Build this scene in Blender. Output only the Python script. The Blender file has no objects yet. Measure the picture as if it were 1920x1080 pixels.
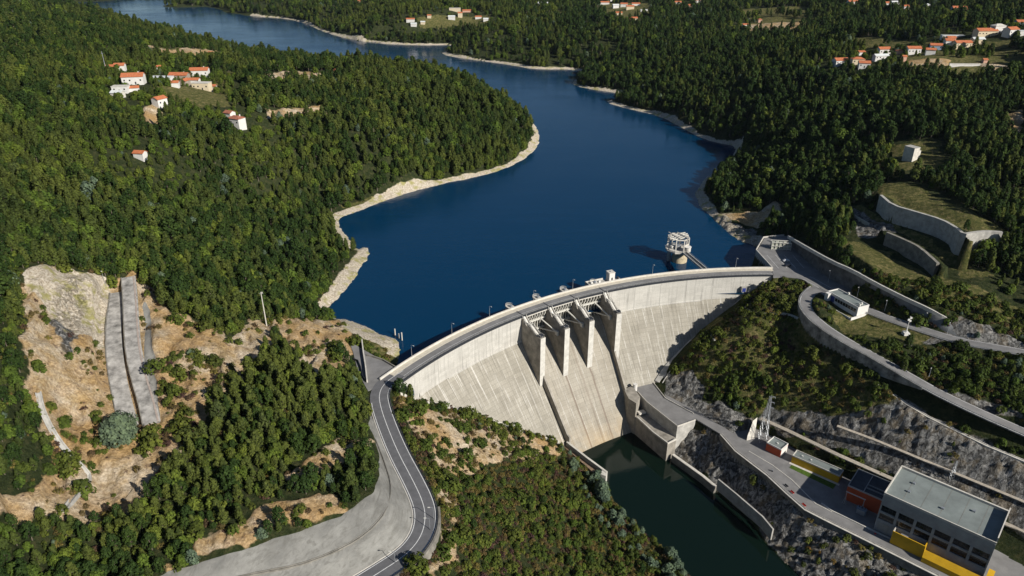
import bpy, bmesh, math, random
import numpy as np
from mathutils import Vector, Matrix
sc = bpy.context.scene
R = math.radians
random.seed(7); rng = np.random.default_rng(7)
# ---------------------------------------------------------------- camera
CAMH = 195.0; FOC = 1350.0; PITCH = 26.5            # metres above the dam crest (z = 0); focal length in photo pixels
cd = bpy.data.cameras.new('camera'); cam = bpy.data.objects.new('camera', cd); sc.collection.objects.link(cam)
cam.location = (0, 0, CAMH); cam.rotation_euler = (R(90-PITCH), 0, 0)
cd.sensor_width = 36; cd.lens = 36*FOC/1920; cd.clip_start = 1; cd.clip_end = 30000
sc.camera = cam
# ---------------------------------------------------------------- sky, sun, exposure
SUN_AZ = -40.0; SUN_EL = 31.0                       # direction towards the sun, degrees from +X / above horizon
w = bpy.data.worlds.new('World'); sc.world = w; w.use_nodes = True
nt = w.node_tree; bg = nt.nodes['Background']
sky = nt.nodes.new('ShaderNodeTexSky'); sky.sky_type = 'NISHITA'; sky.sun_disc = False
sky.sun_elevation = R(SUN_EL); sky.sun_rotation = R(90-SUN_AZ)
sky.altitude = 300; sky.air_density = 1.0; sky.dust_density = .4; sky.ozone_density = 3.5
nt.links.new(sky.outputs[0], bg.inputs[0]); bg.inputs[1].default_value = .05
sd = bpy.data.lights.new('sun', 'SUN'); sd.energy = 5.0; sd.angle = R(.5); sd.color = (1, .95, .87)
so = bpy.data.objects.new('sun', sd); sc.collection.objects.link(so)
so.rotation_euler = Vector((math.cos(R(SUN_AZ))*math.cos(R(SUN_EL)), math.sin(R(SUN_AZ))*math.cos(R(SUN_EL)), math.sin(R(SUN_EL)))).to_track_quat('Z', 'Y').to_euler()
sc.view_settings.view_transform = 'Standard'; sc.view_settings.look = 'None'
sc.view_settings.exposure = 0.32; sc.view_settings.gamma = 1; sc.view_settings.use_curve_mapping = False
cy = sc.cycles; cy.max_bounces = 5; cy.diffuse_bounces = 2; cy.glossy_bounces = 2; cy.transparent_max_bounces = 4; cy.caustics_reflective = False; cy.caustics_refractive = False
# ---------------------------------------------------------------- survey helpers: sight a point of known height
_c, _s = math.cos(R(PITCH)), math.sin(R(PITCH))
def U(px, py, z):
    x = px-960.; d = py-540.
    t = (z-CAMH)/(-FOC*_s-d*_c)
    return (x*t, (FOC*_c-d*_s)*t, z)
def UL(l, z=None): return [U(p[0], p[1], p[2] if len(p) > 2 else z) for p in l]
def proj(X, Y, Z):
    h = Z-CAMH; F = Y*_c-h*_s; V = Y*_s+h*_c
    F = np.maximum(F, 1e-3)
    return 960+FOC*X/F, 540-FOC*V/F, F
# ---------------------------------------------------------------- noise
def vnoise(x, y, seed=0):
    xi = np.floor(x).astype(np.int64); yi = np.floor(y).astype(np.int64)
    fx = x-xi; fy = y-yi; fx = fx*fx*(3-2*fx); fy = fy*fy*(3-2*fy)
    def h(a, b):
        n = (a*374761393+b*668265263+seed*974634777) & 0xffffffff
        n = ((n ^ (n >> 13))*1274126177) & 0xffffffff
        return ((n ^ (n >> 16)) & 0xffff)/65535.
    return (h(xi, yi)*(1-fx)+h(xi+1, yi)*fx)*(1-fy)+(h(xi, yi+1)*(1-fx)+h(xi+1, yi+1)*fx)*fy
def fbm(x, y, sc_, o=4, seed=0):
    x = np.asarray(x, float)/sc_; y = np.asarray(y, float)/sc_
    v = 0; a = .5
    for k in range(o): v = v+a*(vnoise(x, y, seed+k*17)-.5); x = x*2.03+3.1; y = y*2.03+7.7; a *= .5
    return v
def inside(px, py, poly):
    r = np.zeros(np.shape(px), bool); n = len(poly)
    for i in range(n):
        x0, y0 = poly[i][:2]; x1, y1 = poly[(i+1) % n][:2]
        if y0 == y1: continue
        c = ((y0 > py) != (y1 > py)) & (px < (x1-x0)*(py-y0)/(y1-y0)+x0)
        r ^= c
    return r
def pdist(px, py, line, closed=False, zs=False):
    """distance to a polyline; with zs also the interpolated z at the nearest point"""
    best = np.full(np.shape(px), 1e9); zb = np.zeros(np.shape(px)); n = len(line)
    for i in range(n if closed else n-1):
        a = line[i]; b = line[(i+1) % n]
        dx, dy = b[0]-a[0], b[1]-a[1]; L = dx*dx+dy*dy+1e-9
        t = np.clip(((px-a[0])*dx+(py-a[1])*dy)/L, 0, 1)
        d = np.hypot(px-a[0]-t*dx, py-a[1]-t*dy)
        m = d < best; best = np.where(m, d, best)
        if zs: zb = np.where(m, a[2]+(b[2]-a[2])*t, zb)
    return (best, zb) if zs else best
def sdist(px, py, poly):                                  # + inside
    d = pdist(px, py, poly, True); return np.where(inside(px, py, poly), d, -d)
def sstep(a, b, x):
    t = np.clip((x-a)/(b-a), 0, 1); return t*t*(3-2*t)
def chaikin(pts, n=2, closed=False):
    pts = [tuple(p) for p in pts]
    for _ in range(n):
        q = [] if closed else [pts[0]]
        m = len(pts) if closed else len(pts)-1
        for i in range(m):
            a = pts[i]; b = pts[(i+1) % len(pts)]
            q.append(tuple(.75*u+.25*v for u, v in zip(a, b))); q.append(tuple(.25*u+.75*v for u, v in zip(a, b)))
        if not closed: q.append(pts[-1])
        pts = q
    return pts
# ---------------------------------------------------------------- the dam's geometry
CX, CY = 162.1, 155.5; RU, RD = 263.5, 253.6; ZB = -15.6; SL = .77
ZL, ZT = -12.0, -72.5                                 # reservoir and tailwater levels
def rface(z): return RD-SL*max(0, ZB-z)
def polar(ang, r, z=0): return (CX+r*math.cos(R(ang)), CY+r*math.sin(R(ang)), z)
def Uface(px, py):
    lo = min((abs(math.hypot(U(px, py, z)[0]-CX, U(px, py, z)[1]-CY)-rface(z)), z) for z in np.arange(-84, 0, .25))
    return U(px, py, lo[1])
# ---------------------------------------------------------------- survey lines
LAKE = [(742,690),(748,672),(752,658),(750,645),(735,631),(705,627),(690,613),(655,601),(625,596),(604,590),(618,575),(640,553),(665,520),(680,495),(693,472),(688,462),
 (668,470),(655,452),(640,430),(632,408),(655,402),(700,385),(750,365),(800,352),(860,338),(920,326),(965,308),(1000,285),(1012,262),(1007,240),
 (985,215),(955,195),(900,176),(870,165),(800,145),(700,128),(600,124),(480,105),(440,108),(380,90),(300,62),(180,36),(140,18),(120,0),(60,-25),
 (230,-32),(255,-2),(330,4),(400,16),(470,30),(540,35),(575,44),(600,57),(640,70),(700,81),(780,85),(855,84),(858,92),(818,101),(900,114),(960,122),(1000,130),(1088,130),(1092,140),(1072,155),(1085,164),(1165,175),
 (1180,184),(1125,190),(1195,208),(1240,218),(1290,245),(1305,255),(1345,268),(1385,275),(1372,300),(1340,322),(1312,345),(1302,375),(1340,410),(1385,452),(1425,460),(1470,520),(1440,560),(900,760),(760,730)]
LAKEW = [p[:2] for p in UL(LAKE, ZL)]
LAKEW = chaikin(LAKEW, 1, True)
TAIL = [(1080,846),(1066,828),(1137,905),(1165,960),(1210,1000),(1262,1045),(1310,1100),(1380,1200),(1500,1300),(1800,1300),(1700,1200),(1560,1120),(1480,1062),(1430,1010),(1400,965),(1345,925),(1300,893),(1262,858),(1180,820),(1168,790),(1100,800)]
TAILW = [p[:2] for p in UL(TAIL, ZT)]
# roads: (px, py, z) of the centre line
ROAD_L = [(815,664,0),(775,684,0),(745,702,0),(722,718,0),(711,738,0),(714,762,0),(727,800,0),(748,850,0),(775,900,0),(793,938,0),(799,965,0),(795,995,0),(780,1022,0),(755,1046,0),(715,1072,0),(670,1100,0),(600,1140,0),(500,1190,0)]
ROAD_L = chaikin(UL(ROAD_L), 2)
ROAD_U = [(1470,514,0),(1508,518,0),(1540,536,0),(1580,558,.1),(1640,588,.4),(1720,615,.8),(1800,640,1.3),(1870,652,2),(1925,662,2.4),(2050,690,3.2),(2200,720,4)]
ROAD_U = chaikin(UL(ROAD_U), 2)
ROAD_D = [(1540,536,0),(1520,548,0),(1509,564,-.2),(1513,582,-.6),(1535,606,-1.2),(1580,636,-2.6),(1640,668,-4.8),(1700,703,-7),(1760,737,-8.5),(1840,775,-10),(1925,812,-12),(2050,865,-14),(2250,950,-17)]
ROAD_D = chaikin(UL(ROAD_D), 2)
PLAT = UL([(1352,815),(1380,847),(1415,874),(1440,893),(1475,926),(1510,957),(1545,975),(1640,1022),(1760,1082),(1900,1150),(2100,1240),(2150,1190),(2050,1130),(1925,1062),(1870,1032),(1780,990),(1685,947),(1610,908),(1540,870),(1475,833),(1420,803)], -53)
ROAD_P = UL([(1245,745),(1300,775),(1345,802),(1400,835),(1440,862)], -53)
CREST_L = UL([(742,690),(655,640),(662,660),(672,700),(690,733),(700,728),(722,702)], 0)     # asphalt shelf at the left abutment
CREST_R = UL([(1418,470),(1432,446),(1478,442),(1520,478),(1560,512),(1600,545),(1590,566),(1548,556),(1520,535),(1500,518),(1450,520),(1447,503)], 0)
BENCH1 = UL([(1427,784,-47),(1480,808,-46),(1573,853,-43.5),(1690,905,-43),(1800,950,-43),(1910,990,-42.5),(2000,1035,-42)])
BENCH2 = UL([(1570,798),(1640,824),(1780,882),(1920,940),(2040,990)], -33)
GUTTER = UL([(1642,718,-14),(1660,728,-15.5),(1700,757,-18),(1740,781,-19),(1793,807,-19.5),(1850,835,-20),(1925,866,-20.5),(2000,900,-21)])
RAMP_R = [(241,519,34),(245,560,31),(247,610,28),(251,660,25),(263,710,22),(276,752,19.5),(285,793,17)]   # the raised lane (centre)
RAMP_L = [(220,545,31),(213,600,28),(213,650,25.5),(219,700,22.5),(232,760,19),(243,800,16.5)]
RAMP_R = chaikin(UL(RAMP_R), 1); RAMP_L = chaikin(UL(RAMP_L), 1)
WALL_T = [(1650,366,34),(1672,385,34),(1718,398,34),(1765,412,34),(1790,426,34),(1806,440,34),(1830,436,34),(1852,434,34),(1880,436,34)]   # tall upper retaining wall: its top line
WALL_T2 = [(1662,436,22.3),(1700,452,22.3),(1725,465,22),(1757,494,20)]
# ---------------------------------------------------------------- spot heights
SPOT = [
 # left hill and far left
 (200,175,75),(300,160,75),(400,165,66),(450,225,52),(630,137,42),(540,150,52),(560,210,48),(150,250,70),(300,290,57),(450,300,38),(560,300,20),(600,360,-4),(480,400,6),(350,400,34),(200,400,48),(60,400,62),(560,470,-3),(450,480,12),(330,480,26),(600,530,-6),(540,545,2),
 (0,60,84),(0,200,88),(100,130,84),(200,75,74),(300,55,56),(380,85,40),(440,112,36),(480,110,38),(600,128,34),(700,120,36),(780,130,34),(870,152,30),(900,180,26),(955,212,10),(985,245,-2),(850,250,18),(750,270,22),(650,250,32),(900,290,-2),(800,320,-4),(700,350,-3),(-150,100,95),(-150,300,85),(-300,500,80),(100,30,70),(180,22,45),
 # quarry slope, ramp and near left
 (60,520,54),(100,510,52),(180,530,40),(300,530,30),(400,565,18),(480,590,12),(560,610,8),(620,650,4),(640,600,-8),(50,600,50),(100,620,43),(150,640,35),(195,660,29),(0,650,54),(60,700,42),(110,700,36),(160,740,27),(195,760,21),(0,800,44),(80,790,33),(130,860,24),(60,900,29),(0,900,36),(200,860,18),(165,900,20),(120,960,22),
 (300,640,27),(330,600,25),(380,640,22),(440,640,17),(330,700,22),(330,760,18.5),(400,700,20),(300,800,17),(340,830,16.5),(300,880,16),(240,930,16),(450,800,18.5),(500,700,17),(560,670,12),(600,780,12),(620,700,9),(655,700,3),(680,780,2.5),(650,800,6),(600,880,11),(450,930,15),(500,860,16),
 (320,1078,12),(430,1040,11.5),(560,1000,10),(640,975,9),(690,930,8),(706,880,6.5),(704,840,4.5),(690,815,3.5),(350,1000,14),(200,1000,17),(50,1000,24),(100,1079,17),(250,1079,14),(0,1079,26),(-100,900,45),(-100,1100,35),(-300,800,70),
 # below the left road
 (745,760,-3),(770,760,-7),(800,780,-10),(790,830,-9),(820,870,-14),(840,930,-13),(850,1000,-12),(830,1050,-9),(900,860,-28),(900,930,-26),(900,1000,-23),(960,870,-40),(1000,880,-50),(1000,940,-46),(1000,1000,-45),(1040,870,-60),(1080,910,-66),(1100,960,-66),(1100,1020,-60),(1180,1030,-69),(1000,1079,-40),(1150,1079,-62),(900,1079,-20),(840,1079,-9),(1220,1079,-69),(800,1100,-2),(900,1200,-22),(1050,1300,-50),(700,1250,-2),(400,1250,10),
 # right knoll between the deck and the road, column by column
 (1232,722,-53),(1250,690,-46),(1290,700,-42),(1275,730,-50),(1330,760,-50),(1330,700,-38),(1330,640,-26),(1400,790,-50),(1400,750,-42),(1400,700,-32),(1400,640,-20),(1400,600,-11),(1440,590,-7),(1470,560,-5),(1440,535,-5),(1470,535,-4),
 (1480,790,-42),(1480,760,-36),(1480,700,-26),(1480,640,-17),(1480,600,-9),(1520,640,-12),(1560,650,-12),(1560,690,-17),(1560,740,-27),(1560,785,-32),(1620,700,-13),(1640,690,-10),(1640,770,-27),(1700,800,-27),(1800,850,-27),(1900,900,-28),(1860,960,-39),(1740,725,-12),(1840,790,-15),(1600,655,-6),
 # river bank under the platform
 (1310,810,-58),(1340,850,-63),(1330,890,-66),(1380,880,-62),(1420,920,-62),(1450,960,-63),(1480,1000,-65),(1530,1000,-61),(1560,1060,-64),(1640,1060,-60),(1700,1079,-59),(1600,1150,-66),(1900,1250,-62),
 # right hill
 (1500,470,3),(1520,440,8),(1560,489,12.5),(1600,507,13),(1640,530,13),(1700,560,11.5),(1740,577,10.5),(1800,610,6),(1700,530,12),(1700,490,13),(1560,470,12.5),(1700,480,13.3),(1640,490,13.5),(1640,455,14.5),(1600,450,14),(1600,420,17),(1590,388,21),(1600,330,28),(1660,425,22),(1640,402,22.5),(1700,440,22.4),(1700,432,22.4),(1760,455,22.5),(1760,505,14),(1800,480,20),
 (1850,630,4),(1850,610,8),(1850,570,12),(1850,530,16),(1850,500,19),(1850,455,28),(1850,425,36),(1850,350,40),(1850,300,47),(1850,230,56),(1850,150,66),(1850,90,82),(1920,600,8),(1920,550,14),(1920,500,20),(1920,420,32),(1920,350,42),(1920,250,56),(1640,365,33),(1700,375,35),(1760,395,36),(1800,410,36.5),(1705,305,42),(1700,250,50),(1700,200,57),(1700,115,70),(1700,30,84),
 (1560,380,19),(1500,340,18),(1500,400,8),(1440,400,0),(1400,350,2),(1340,380,-6),(1430,430,-4),(1400,420,-8),(1370,420,-9),(1560,200,42),(1600,250,40),(1400,240,12),(1330,240,-4),(1300,200,6),(1200,190,-7),(1430,300,6),(1400,290,-5),(1480,280,15),(1250,150,14),(1150,150,0),(1400,100,48),(1600,120,62),(1900,60,95),(1500,20,66),(1300,20,50),(1100,20,38),(1100,80,20),(1000,100,2),(900,60,20),(900,95,0),(800,60,4),(800,20,40),(700,40,22),(600,15,20),(480,5,14),(350,-10,15),(1500,60,60),(1200,60,34),(1200,-20,50),(1600,-25,80),(1900,-20,90),(900,-20,45),(700,-25,40),(400,-60,60),(-100,-10,70),
]
SPOTW = UL(SPOT)
# foot of the dam against the valley sides
for p in [(735,728),(760,745),(790,752),(860,768),(930,792),(1000,815),(1048,829)]: SPOTW.append(Uface(*p))
for p in [(1228,718),(1245,690),(1290,642),(1340,600),(1390,560),(1405,545)]: SPOTW.append(Uface(*p))
SPOTW += [p+(ZL,) for p in LAKEW if math.hypot(p[0]-CX, p[1]-CY) > 270]
SPOTW += [(300,340,18),(330,380,40),(400,420,60),(380,330,30),(450,350,55),(320,280,5),(300,240,-20),(400,250,10),(550,400,90),(600,560,100)]
SPOTW += UL([(900,450),(1100,420),(1200,300),(1000,170),(700,100),(500,65),(300,15),(1050,220),(800,500),(760,600),(1000,500),(1250,430)], ZL-22)
SPOTW += [p+(ZT,) for p in TAILW if 205 < p[1] < 330]
SPOTW += [polar(a, 268, -50) for a in (130, 122, 114, 106)]+[polar(a, 220, -84) for a in (126, 121, 116)]
for L_ in (ROAD_L[20:], ROAD_U, ROAD_D, ROAD_P, BENCH1, BENCH2, GUTTER, RAMP_R, RAMP_L): SPOTW += L_[::3]
SPOTW += PLAT
# far country, given directly (x, y, z)
for a in range(0, 360, 15):
    x, y = math.cos(R(a)), math.sin(R(a))
    SPOTW.append((x*5200, y*5200+600, 130)); SPOTW.append((x*9000, y*9000+600, 240))
for q in [(-1500,2600,90),(-600,2700,110),(300,2600,120),(1200,2400,130),(1800,1600,150),(-1500,1500,120),(-1800,600,150),(1600,700,150),(900,300,120),(500,-100,30),(-500,0,80),(-250,-150,40),(0,-300,10),(200,-300,-30),(900,-400,60),(-900,-600,120),(0,-900,90),(350,0,-40),(250,80,-62)]: SPOTW.append(q)
SP = np.array(SPOTW, float)
# drop near-duplicates
keep = []
for i in range(len(SP)):
    if all(abs(SP[i, 0]-SP[j, 0])+abs(SP[i, 1]-SP[j, 1]) > 2.5 for j in keep): keep.append(i)
SP = SP[keep]
def kern(r): return np.sqrt(r*r+36.)
_d = np.hypot(SP[:, None, 0]-SP[None, :, 0], SP[:, None, 1]-SP[None, :, 1])
n_ = len(SP)
A_ = np.zeros((n_+1, n_+1)); A_[:n_, :n_] = kern(_d)-np.eye(n_)*1.5
A_[:n_, n_] = 1; A_[n_, :n_] = 1
W_ = np.linalg.solve(A_, np.r_[SP[:, 2], 0])
def rbf(x, y):
    x = np.asarray(x, float).ravel(); y = np.asarray(y, float).ravel(); out = np.empty(len(x))
    for i in range(0, len(x), 20000):
        s = slice(i, i+20000)
        out[s] = kern(np.hypot(x[s, None]-SP[None, :, 0], y[s, None]-SP[None, :, 1])).dot(W_[:n_])+W_[n_]
    return out
# ---------------------------------------------------------------- terrain grid: rings around the surveyed valley
r0, r1 = 45., 9000.
rr_ = [r0]
while rr_[-1] < r1:
    r = rr_[-1]; rr_.append(r*(1+(.0032 if 150 < r < 900 else .0045 if r < 2600 else .03)))
RR = np.array(rr_)
core = np.arange(-43, 43.001, .13)
AA = np.r_[np.arange(-180, -43, 3.), core, np.arange(46, 178, 3.)]
nR, nA = len(RR), len(AA)
GA, GR = np.meshgrid(R(1)*AA, RR)
GX = GR*np.sin(GA); GY = GR*np.cos(GA)
# evaluate on a thinned grid, then interpolate along the index
iR = np.unique(np.r_[np.arange(0, nR, 3), nR-1]); iA = np.unique(np.r_[np.arange(0, nA, 3), nA-1])
Zc = rbf(GX[np.ix_(iR, iA)], GY[np.ix_(iR, iA)]).reshape(len(iR), len(iA))
Zr = np.array([np.interp(np.arange(nA), iA, row) for row in Zc])
GZ = np.array([np.interp(np.arange(nR), iR, Zr[:, j]) for j in range(nA)]).T
# ---------------------------------------------------------------- shape the ground: relief, shores, roads, shelves
dist0 = np.hypot(GX, GY)
rough = sstep(60, 400, dist0)
GZ = GZ+fbm(GX, GY, 85, 4, 3)*15*sstep(300, 620, dist0)*sstep(0, 60, -sdist(GX, GY, LAKEW)*1.)+fbm(GX, GY, 14, 3, 9)*1.6+fbm(GX, GY, 600, 4, 5)*60*sstep(1600, 4000, dist0)
CORE = (GX > -700) & (GX < 1200) & (GY > 60) & (GY < 2600)
def carve(line, hw, cut, fill, dz=-.35, reach=40, side=0, z0=None):
    global GZ
    xs = [p[0] for p in line]; ys = [p[1] for p in line]
    m = (GX > min(xs)-reach) & (GX < max(xs)+reach) & (GY > min(ys)-reach) & (GY < max(ys)+reach)
    if not m.any(): return
    d, z = pdist(GX[m], GY[m], line, False, True)
    z = z+dz; e = np.maximum(0, d-hw)
    g = GZ[m]; t = np.clip(g, z-fill*e, z+cut*e)
    GZ[m] = np.where(d < reach, t, g)
def shelf(poly, z, cut, fill, reach=40):
    global GZ
    xs = [p[0] for p in poly]; ys = [p[1] for p in poly]
    m = (GX > min(xs)-reach) & (GX < max(xs)+reach) & (GY > min(ys)-reach) & (GY < max(ys)+reach)
    d = np.maximum(0, -sdist(GX[m], GY[m], poly)); g = GZ[m]
    t = np.clip(g, z-fill*d, z+cut*d); GZ[m] = np.where(d < reach, t, g)
def stepline(line, up, dn, reach_up, reach_dn, sgn=1):
    """a retaining wall: ground held above z=up on one side, below z=dn on the other"""
    global GZ
    xs = [p[0] for p in line]; ys = [p[1] for p in line]; q = 20
    m = (GX > min(xs)-q) & (GX < max(xs)+q) & (GY > min(ys)-q) & (GY < max(ys)+q)
    x = GX[m]; y = GY[m]; g = GZ[m].copy(); best = np.full(x.shape, 1e9); sd_ = np.zeros(x.shape); tt = np.zeros(x.shape); zt = np.zeros(x.shape)
    for a, b in zip(line[:-1], line[1:]):
        dx, dy = b[0]-a[0], b[1]-a[1]; L = dx*dx+dy*dy; t = ((x-a[0])*dx+(y-a[1])*dy)/L; tc = np.clip(t, 0, 1)
        d = np.hypot(x-a[0]-tc*dx, y-a[1]-tc*dy); k = d < best
        best = np.where(k, d, best); sd_ = np.where(k, np.sign(dx*(y-a[1])-dy*(x-a[0])), sd_); zt = np.where(k, a[2]+tc*(b[2]-a[2]), zt)
    upside = (sd_*sgn > 0) & (best > 1.3)
    g = np.where(upside & (best < reach_up), np.clip(g, zt+up-.3-.1*best, zt+up+.35*best), g)
    g = np.where(~upside & (best < reach_dn), np.minimum(g, zt+dn+.5*np.maximum(0, best-reach_dn*.5)), g)
    GZ[m] = g
lk = sdist(GX[CORE], GY[CORE], LAKEW)
lk = lk+fbm(GX[CORE], GY[CORE], 9, 3, 21)*5
g = GZ[CORE]
_dn = np.hypot(GX[CORE]-CX, GY[CORE]-CY) < 263
g = np.where(_dn, g, np.where(lk > 0, np.minimum(g, ZL-.35*lk), np.maximum(g, ZL+np.minimum(.30*(-lk), 2.0+.12*(-lk)))))
GZ[CORE] = g; lk = np.where(_dn, -200., lk)
BEACH = np.zeros(GX.shape); BEACH[CORE] = -lk
DAMZONE = (np.hypot(GX-CX, GY-CY) < 262) & (np.degrees(np.arctan2(GY-CY, GX-CX)) > 88) & (np.degrees(np.arctan2(GY-CY, GX-CX)) < 144)
tl = sdist(GX[CORE], GY[CORE], TAILW)+fbm(GX[CORE], GY[CORE], 7, 3, 22)*3
g = GZ[CORE]
near = tl > -60
g = np.where(tl > 0, np.minimum(g, ZT-.6*tl), np.where(near, np.maximum(g, ZT+np.minimum(.5*(-tl), 1.5+.1*(-tl))), g))
GZ[CORE] = g
TAILD = np.full(GX.shape, -1e3); TAILD[CORE] = tl
# inside the dam's body the ground stays under the concrete
rad = np.hypot(GX-CX, GY-CY); ang = np.degrees(np.arctan2(GY-CY, GX-CX))
body = (rad < 263.5) & (rad > 253.6) & (ang > 91) & (ang < 143); GZ[body] = np.minimum(GZ[body], -14)
spill = (rad < 255) & (rad > 200) & (ang > 113.6) & (ang < 129.0)
GZ[spill] = np.minimum(GZ[spill], ZB-(RD-rad[spill])/SL-6)
GZ[(rad < 222) & (rad > 195) & (ang > 113.6) & (ang < 128)] = -80
carve(BENCH1, 1.6, 1.5, 1.2); carve(BENCH2, 1.2, 1.5, 1.2); carve(GUTTER, 1.0, 1.0, 1.0, reach=12)
KD = next(i for i, p in enumerate(ROAD_D) if proj(*p)[0] > 1705)
carve(ROAD_D[:KD], 3.0, 1.3, 8.0, reach=30); carve(ROAD_D[KD-1:], 4.2, 1.1, 1.3, reach=26); carve(GUTTER, 1.2, .9, 1.2, dz=-.45, reach=9)
carve(ROAD_U, 4.4, 1.15, 1.2, reach=30)
carve(ROAD_L[18:], 4.4, .75, 5.0, reach=26)
carve(RAMP_R, 3.4, 1.0, 3.0, reach=14); carve(RAMP_L, 3.5, .8, 3.0, dz=-1.4, reach=7)
shelf(CREST_L, -.35, .6, 8.0, 24); carve(ROAD_L[6:24], 5.0, .6, 100, reach=8); shelf(CREST_R, -.6, 1.6, 8.0, 24)
GZ[(rad < 263.3) & (rad > 254) & (ang > 87) & (ang < 147.5)] = np.minimum(GZ[(rad < 263.3) & (rad > 254) & (ang > 87) & (ang < 147.5)], -.9)
carve(ROAD_P, 3.2, 1.6, 5.0, reach=16); shelf(PLAT, -53.35, 1.3, 5.0, 30)
WALL_TW = UL(WALL_T); WALL_T2W = UL(WALL_T2)
stepline(WALL_TW, 0, -11.3, 9, 9); stepline(WALL_T2W, 0, -8.5, 6, 7)
def HT(x, y):
    """ground height at x, y"""
    x = np.asarray(x, float); y = np.asarray(y, float)
    r = np.hypot(x, y); a = np.degrees(np.arctan2(x, y))
    fi = np.interp(r, RR, np.arange(nR)); fj = np.interp(a, AA, np.arange(nA))
    i = np.clip(fi.astype(int), 0, nR-2); j = np.clip(fj.astype(int), 0, nA-2); u = fi-i; v = fj-j
    return (GZ[i, j]*(1-u)+GZ[i+1, j]*u)*(1-v)+(GZ[i, j+1]*(1-u)+GZ[i+1, j+1]*u)*v
def UG(px, py, lo=-75., hi=140.):
    """the ground point seen at a place in the photograph (sighted down onto the finished terrain)"""
    zs = np.arange(hi, lo, -.5); x = px-960.; d = py-540.
    t = (zs-CAMH)/(-FOC*_s-d*_c); X = x*t; Y = (FOC*_c-d*_s)*t
    k = np.nonzero(HT(X, Y) >= zs)[0]
    if len(k) == 0: k = [len(zs)-1]
    k = k[0]; return (X[k], Y[k], float(HT(X[k], Y[k])))
def UGL(l): return [UG(*p[:2]) for p in l]
# ---------------------------------------------------------------- what covers the ground, as areas on the ground
def zone(poly, soft=4., wob=5., seed=0):
    P_ = [p[:2] for p in UGL(poly)]
    xs = [p[0] for p in P_]; ys = [p[1] for p in P_]; q = 20
    out = np.zeros(GX.shape)
    m = (GX > min(xs)-q) & (GX < max(xs)+q) & (GY > min(ys)-q) & (GY < max(ys)+q)
    d = sdist(GX[m], GY[m], P_)+fbm(GX[m], GY[m], 8, 3, 40+seed)*wob*2
    out[m] = sstep(-soft/2, soft/2, d); return out, P_
FIELDS = [[(480,138),(560,135),(660,140),(600,158),(500,160)],[(270,85),(320,92),(440,100),(460,112),(330,114),(280,100)],[(510,203),(600,200),(610,215),(510,225)],[(290,170),(360,165),(420,180),(440,200),(380,205),(330,190)],[(1390,50),(1440,30),(1510,35),(1510,58),(1400,62)],[(1690,108),(1790,108),(1800,128),(1700,126)],[(1800,108),(1925,108),(1925,140),(1850,140)],[(1600,72),(1700,75),(1700,90),(1600,88)],[(1830,78),(1925,70),(1925,88),(1840,92)],[(780,36),(920,28),(920,46),(790,52)],[(1120,8),(1215,6),(1220,30),(1150,38)],[(1380,18),(1510,12),(1520,24),(1400,28)],[(1020,25),(1060,22),(1060,30),(1025,32)]]
Z_SAND = []; Z_ROCK = []; Z_GRASS = []; Z_CONC = []
for q in [[(35,545),(110,500),(200,540),(235,520),(240,500),(262,520),(330,590),(440,640),(470,600),(560,600),(640,600),(660,640),(640,700),(600,720),(520,620),(470,700),(400,760),(370,800),(350,850),(300,900),(250,960),(160,985),(110,965),(60,960),(0,1000),(-60,980),(0,930),(80,900),(110,850),(60,760),(45,700),(40,620)],
          [(740,745),(800,760),(900,790),(1000,815),(1060,850),(1010,850),(1000,880),(950,860),(900,880),(860,900),(830,880),(770,800)],
          [(820,890),(850,900),(870,960),(850,1020),(870,1060),(810,1079),(790,1079),(835,990)],
          [(530,895),(600,850),(650,825),(695,825),(700,850),(640,872),(560,915)],[(320,1072),(400,1000),(480,960),(600,925),(640,960),(560,985),(430,1030)],
          [(480,138),(560,135),(660,140),(600,155),(520,160)],[(270,85),(320,95),(440,100),(400,112),(300,100)],
          [(500,205),(600,200),(610,215),(500,225)],[(270,200),(310,195),(300,245),(275,250)],
          [(1870,225),(1920,200),(1920,260),(1890,250)],[(1390,45),(1500,42),(1500,55),(1400,60)],[(1700,115),(1780,112),(1780,125),(1700,125)],[(1830,120),(1915,125),(1915,140),(1850,138)],[(1380,415),(1420,430),(1480,395),(1450,380),(1420,400),(1340,405),(1345,415)]]:
    Z_SAND.append(zone(q, 4, 5, len(Z_SAND)))
for q in [[(116,555),(142,510),(160,560),(150,640),(125,660),(95,600)],
          [(1240,700),(1300,700),(1330,755),(1400,790),(1440,770),(1570,785),(1640,770),(1700,750),(1760,790),(1925,870),(2100,960),(2150,1140),(1925,1040),(1890,960),(1690,905),(1540,835),(1420,795),(1400,830),(1345,802),(1250,745)],
          [(1270,800),(1350,810),(1470,930),(1600,1010),(1760,1085),(1900,1150),(1800,1250),(1500,1090),(1440,1020),(1400,960),(1260,855)],
          [(1700,650),(1800,600),(1925,640),(1925,662),(1800,640)],[(1740,730),(1925,770),(1925,800),(1840,770)],[(1330,405),(1420,435),(1440,500),(1400,480)],
          [(1595,390),(1660,420),(1690,440),(1610,445)]]:
    Z_ROCK.append(zone(q, 4, 4, 10+len(Z_ROCK)))
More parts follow.
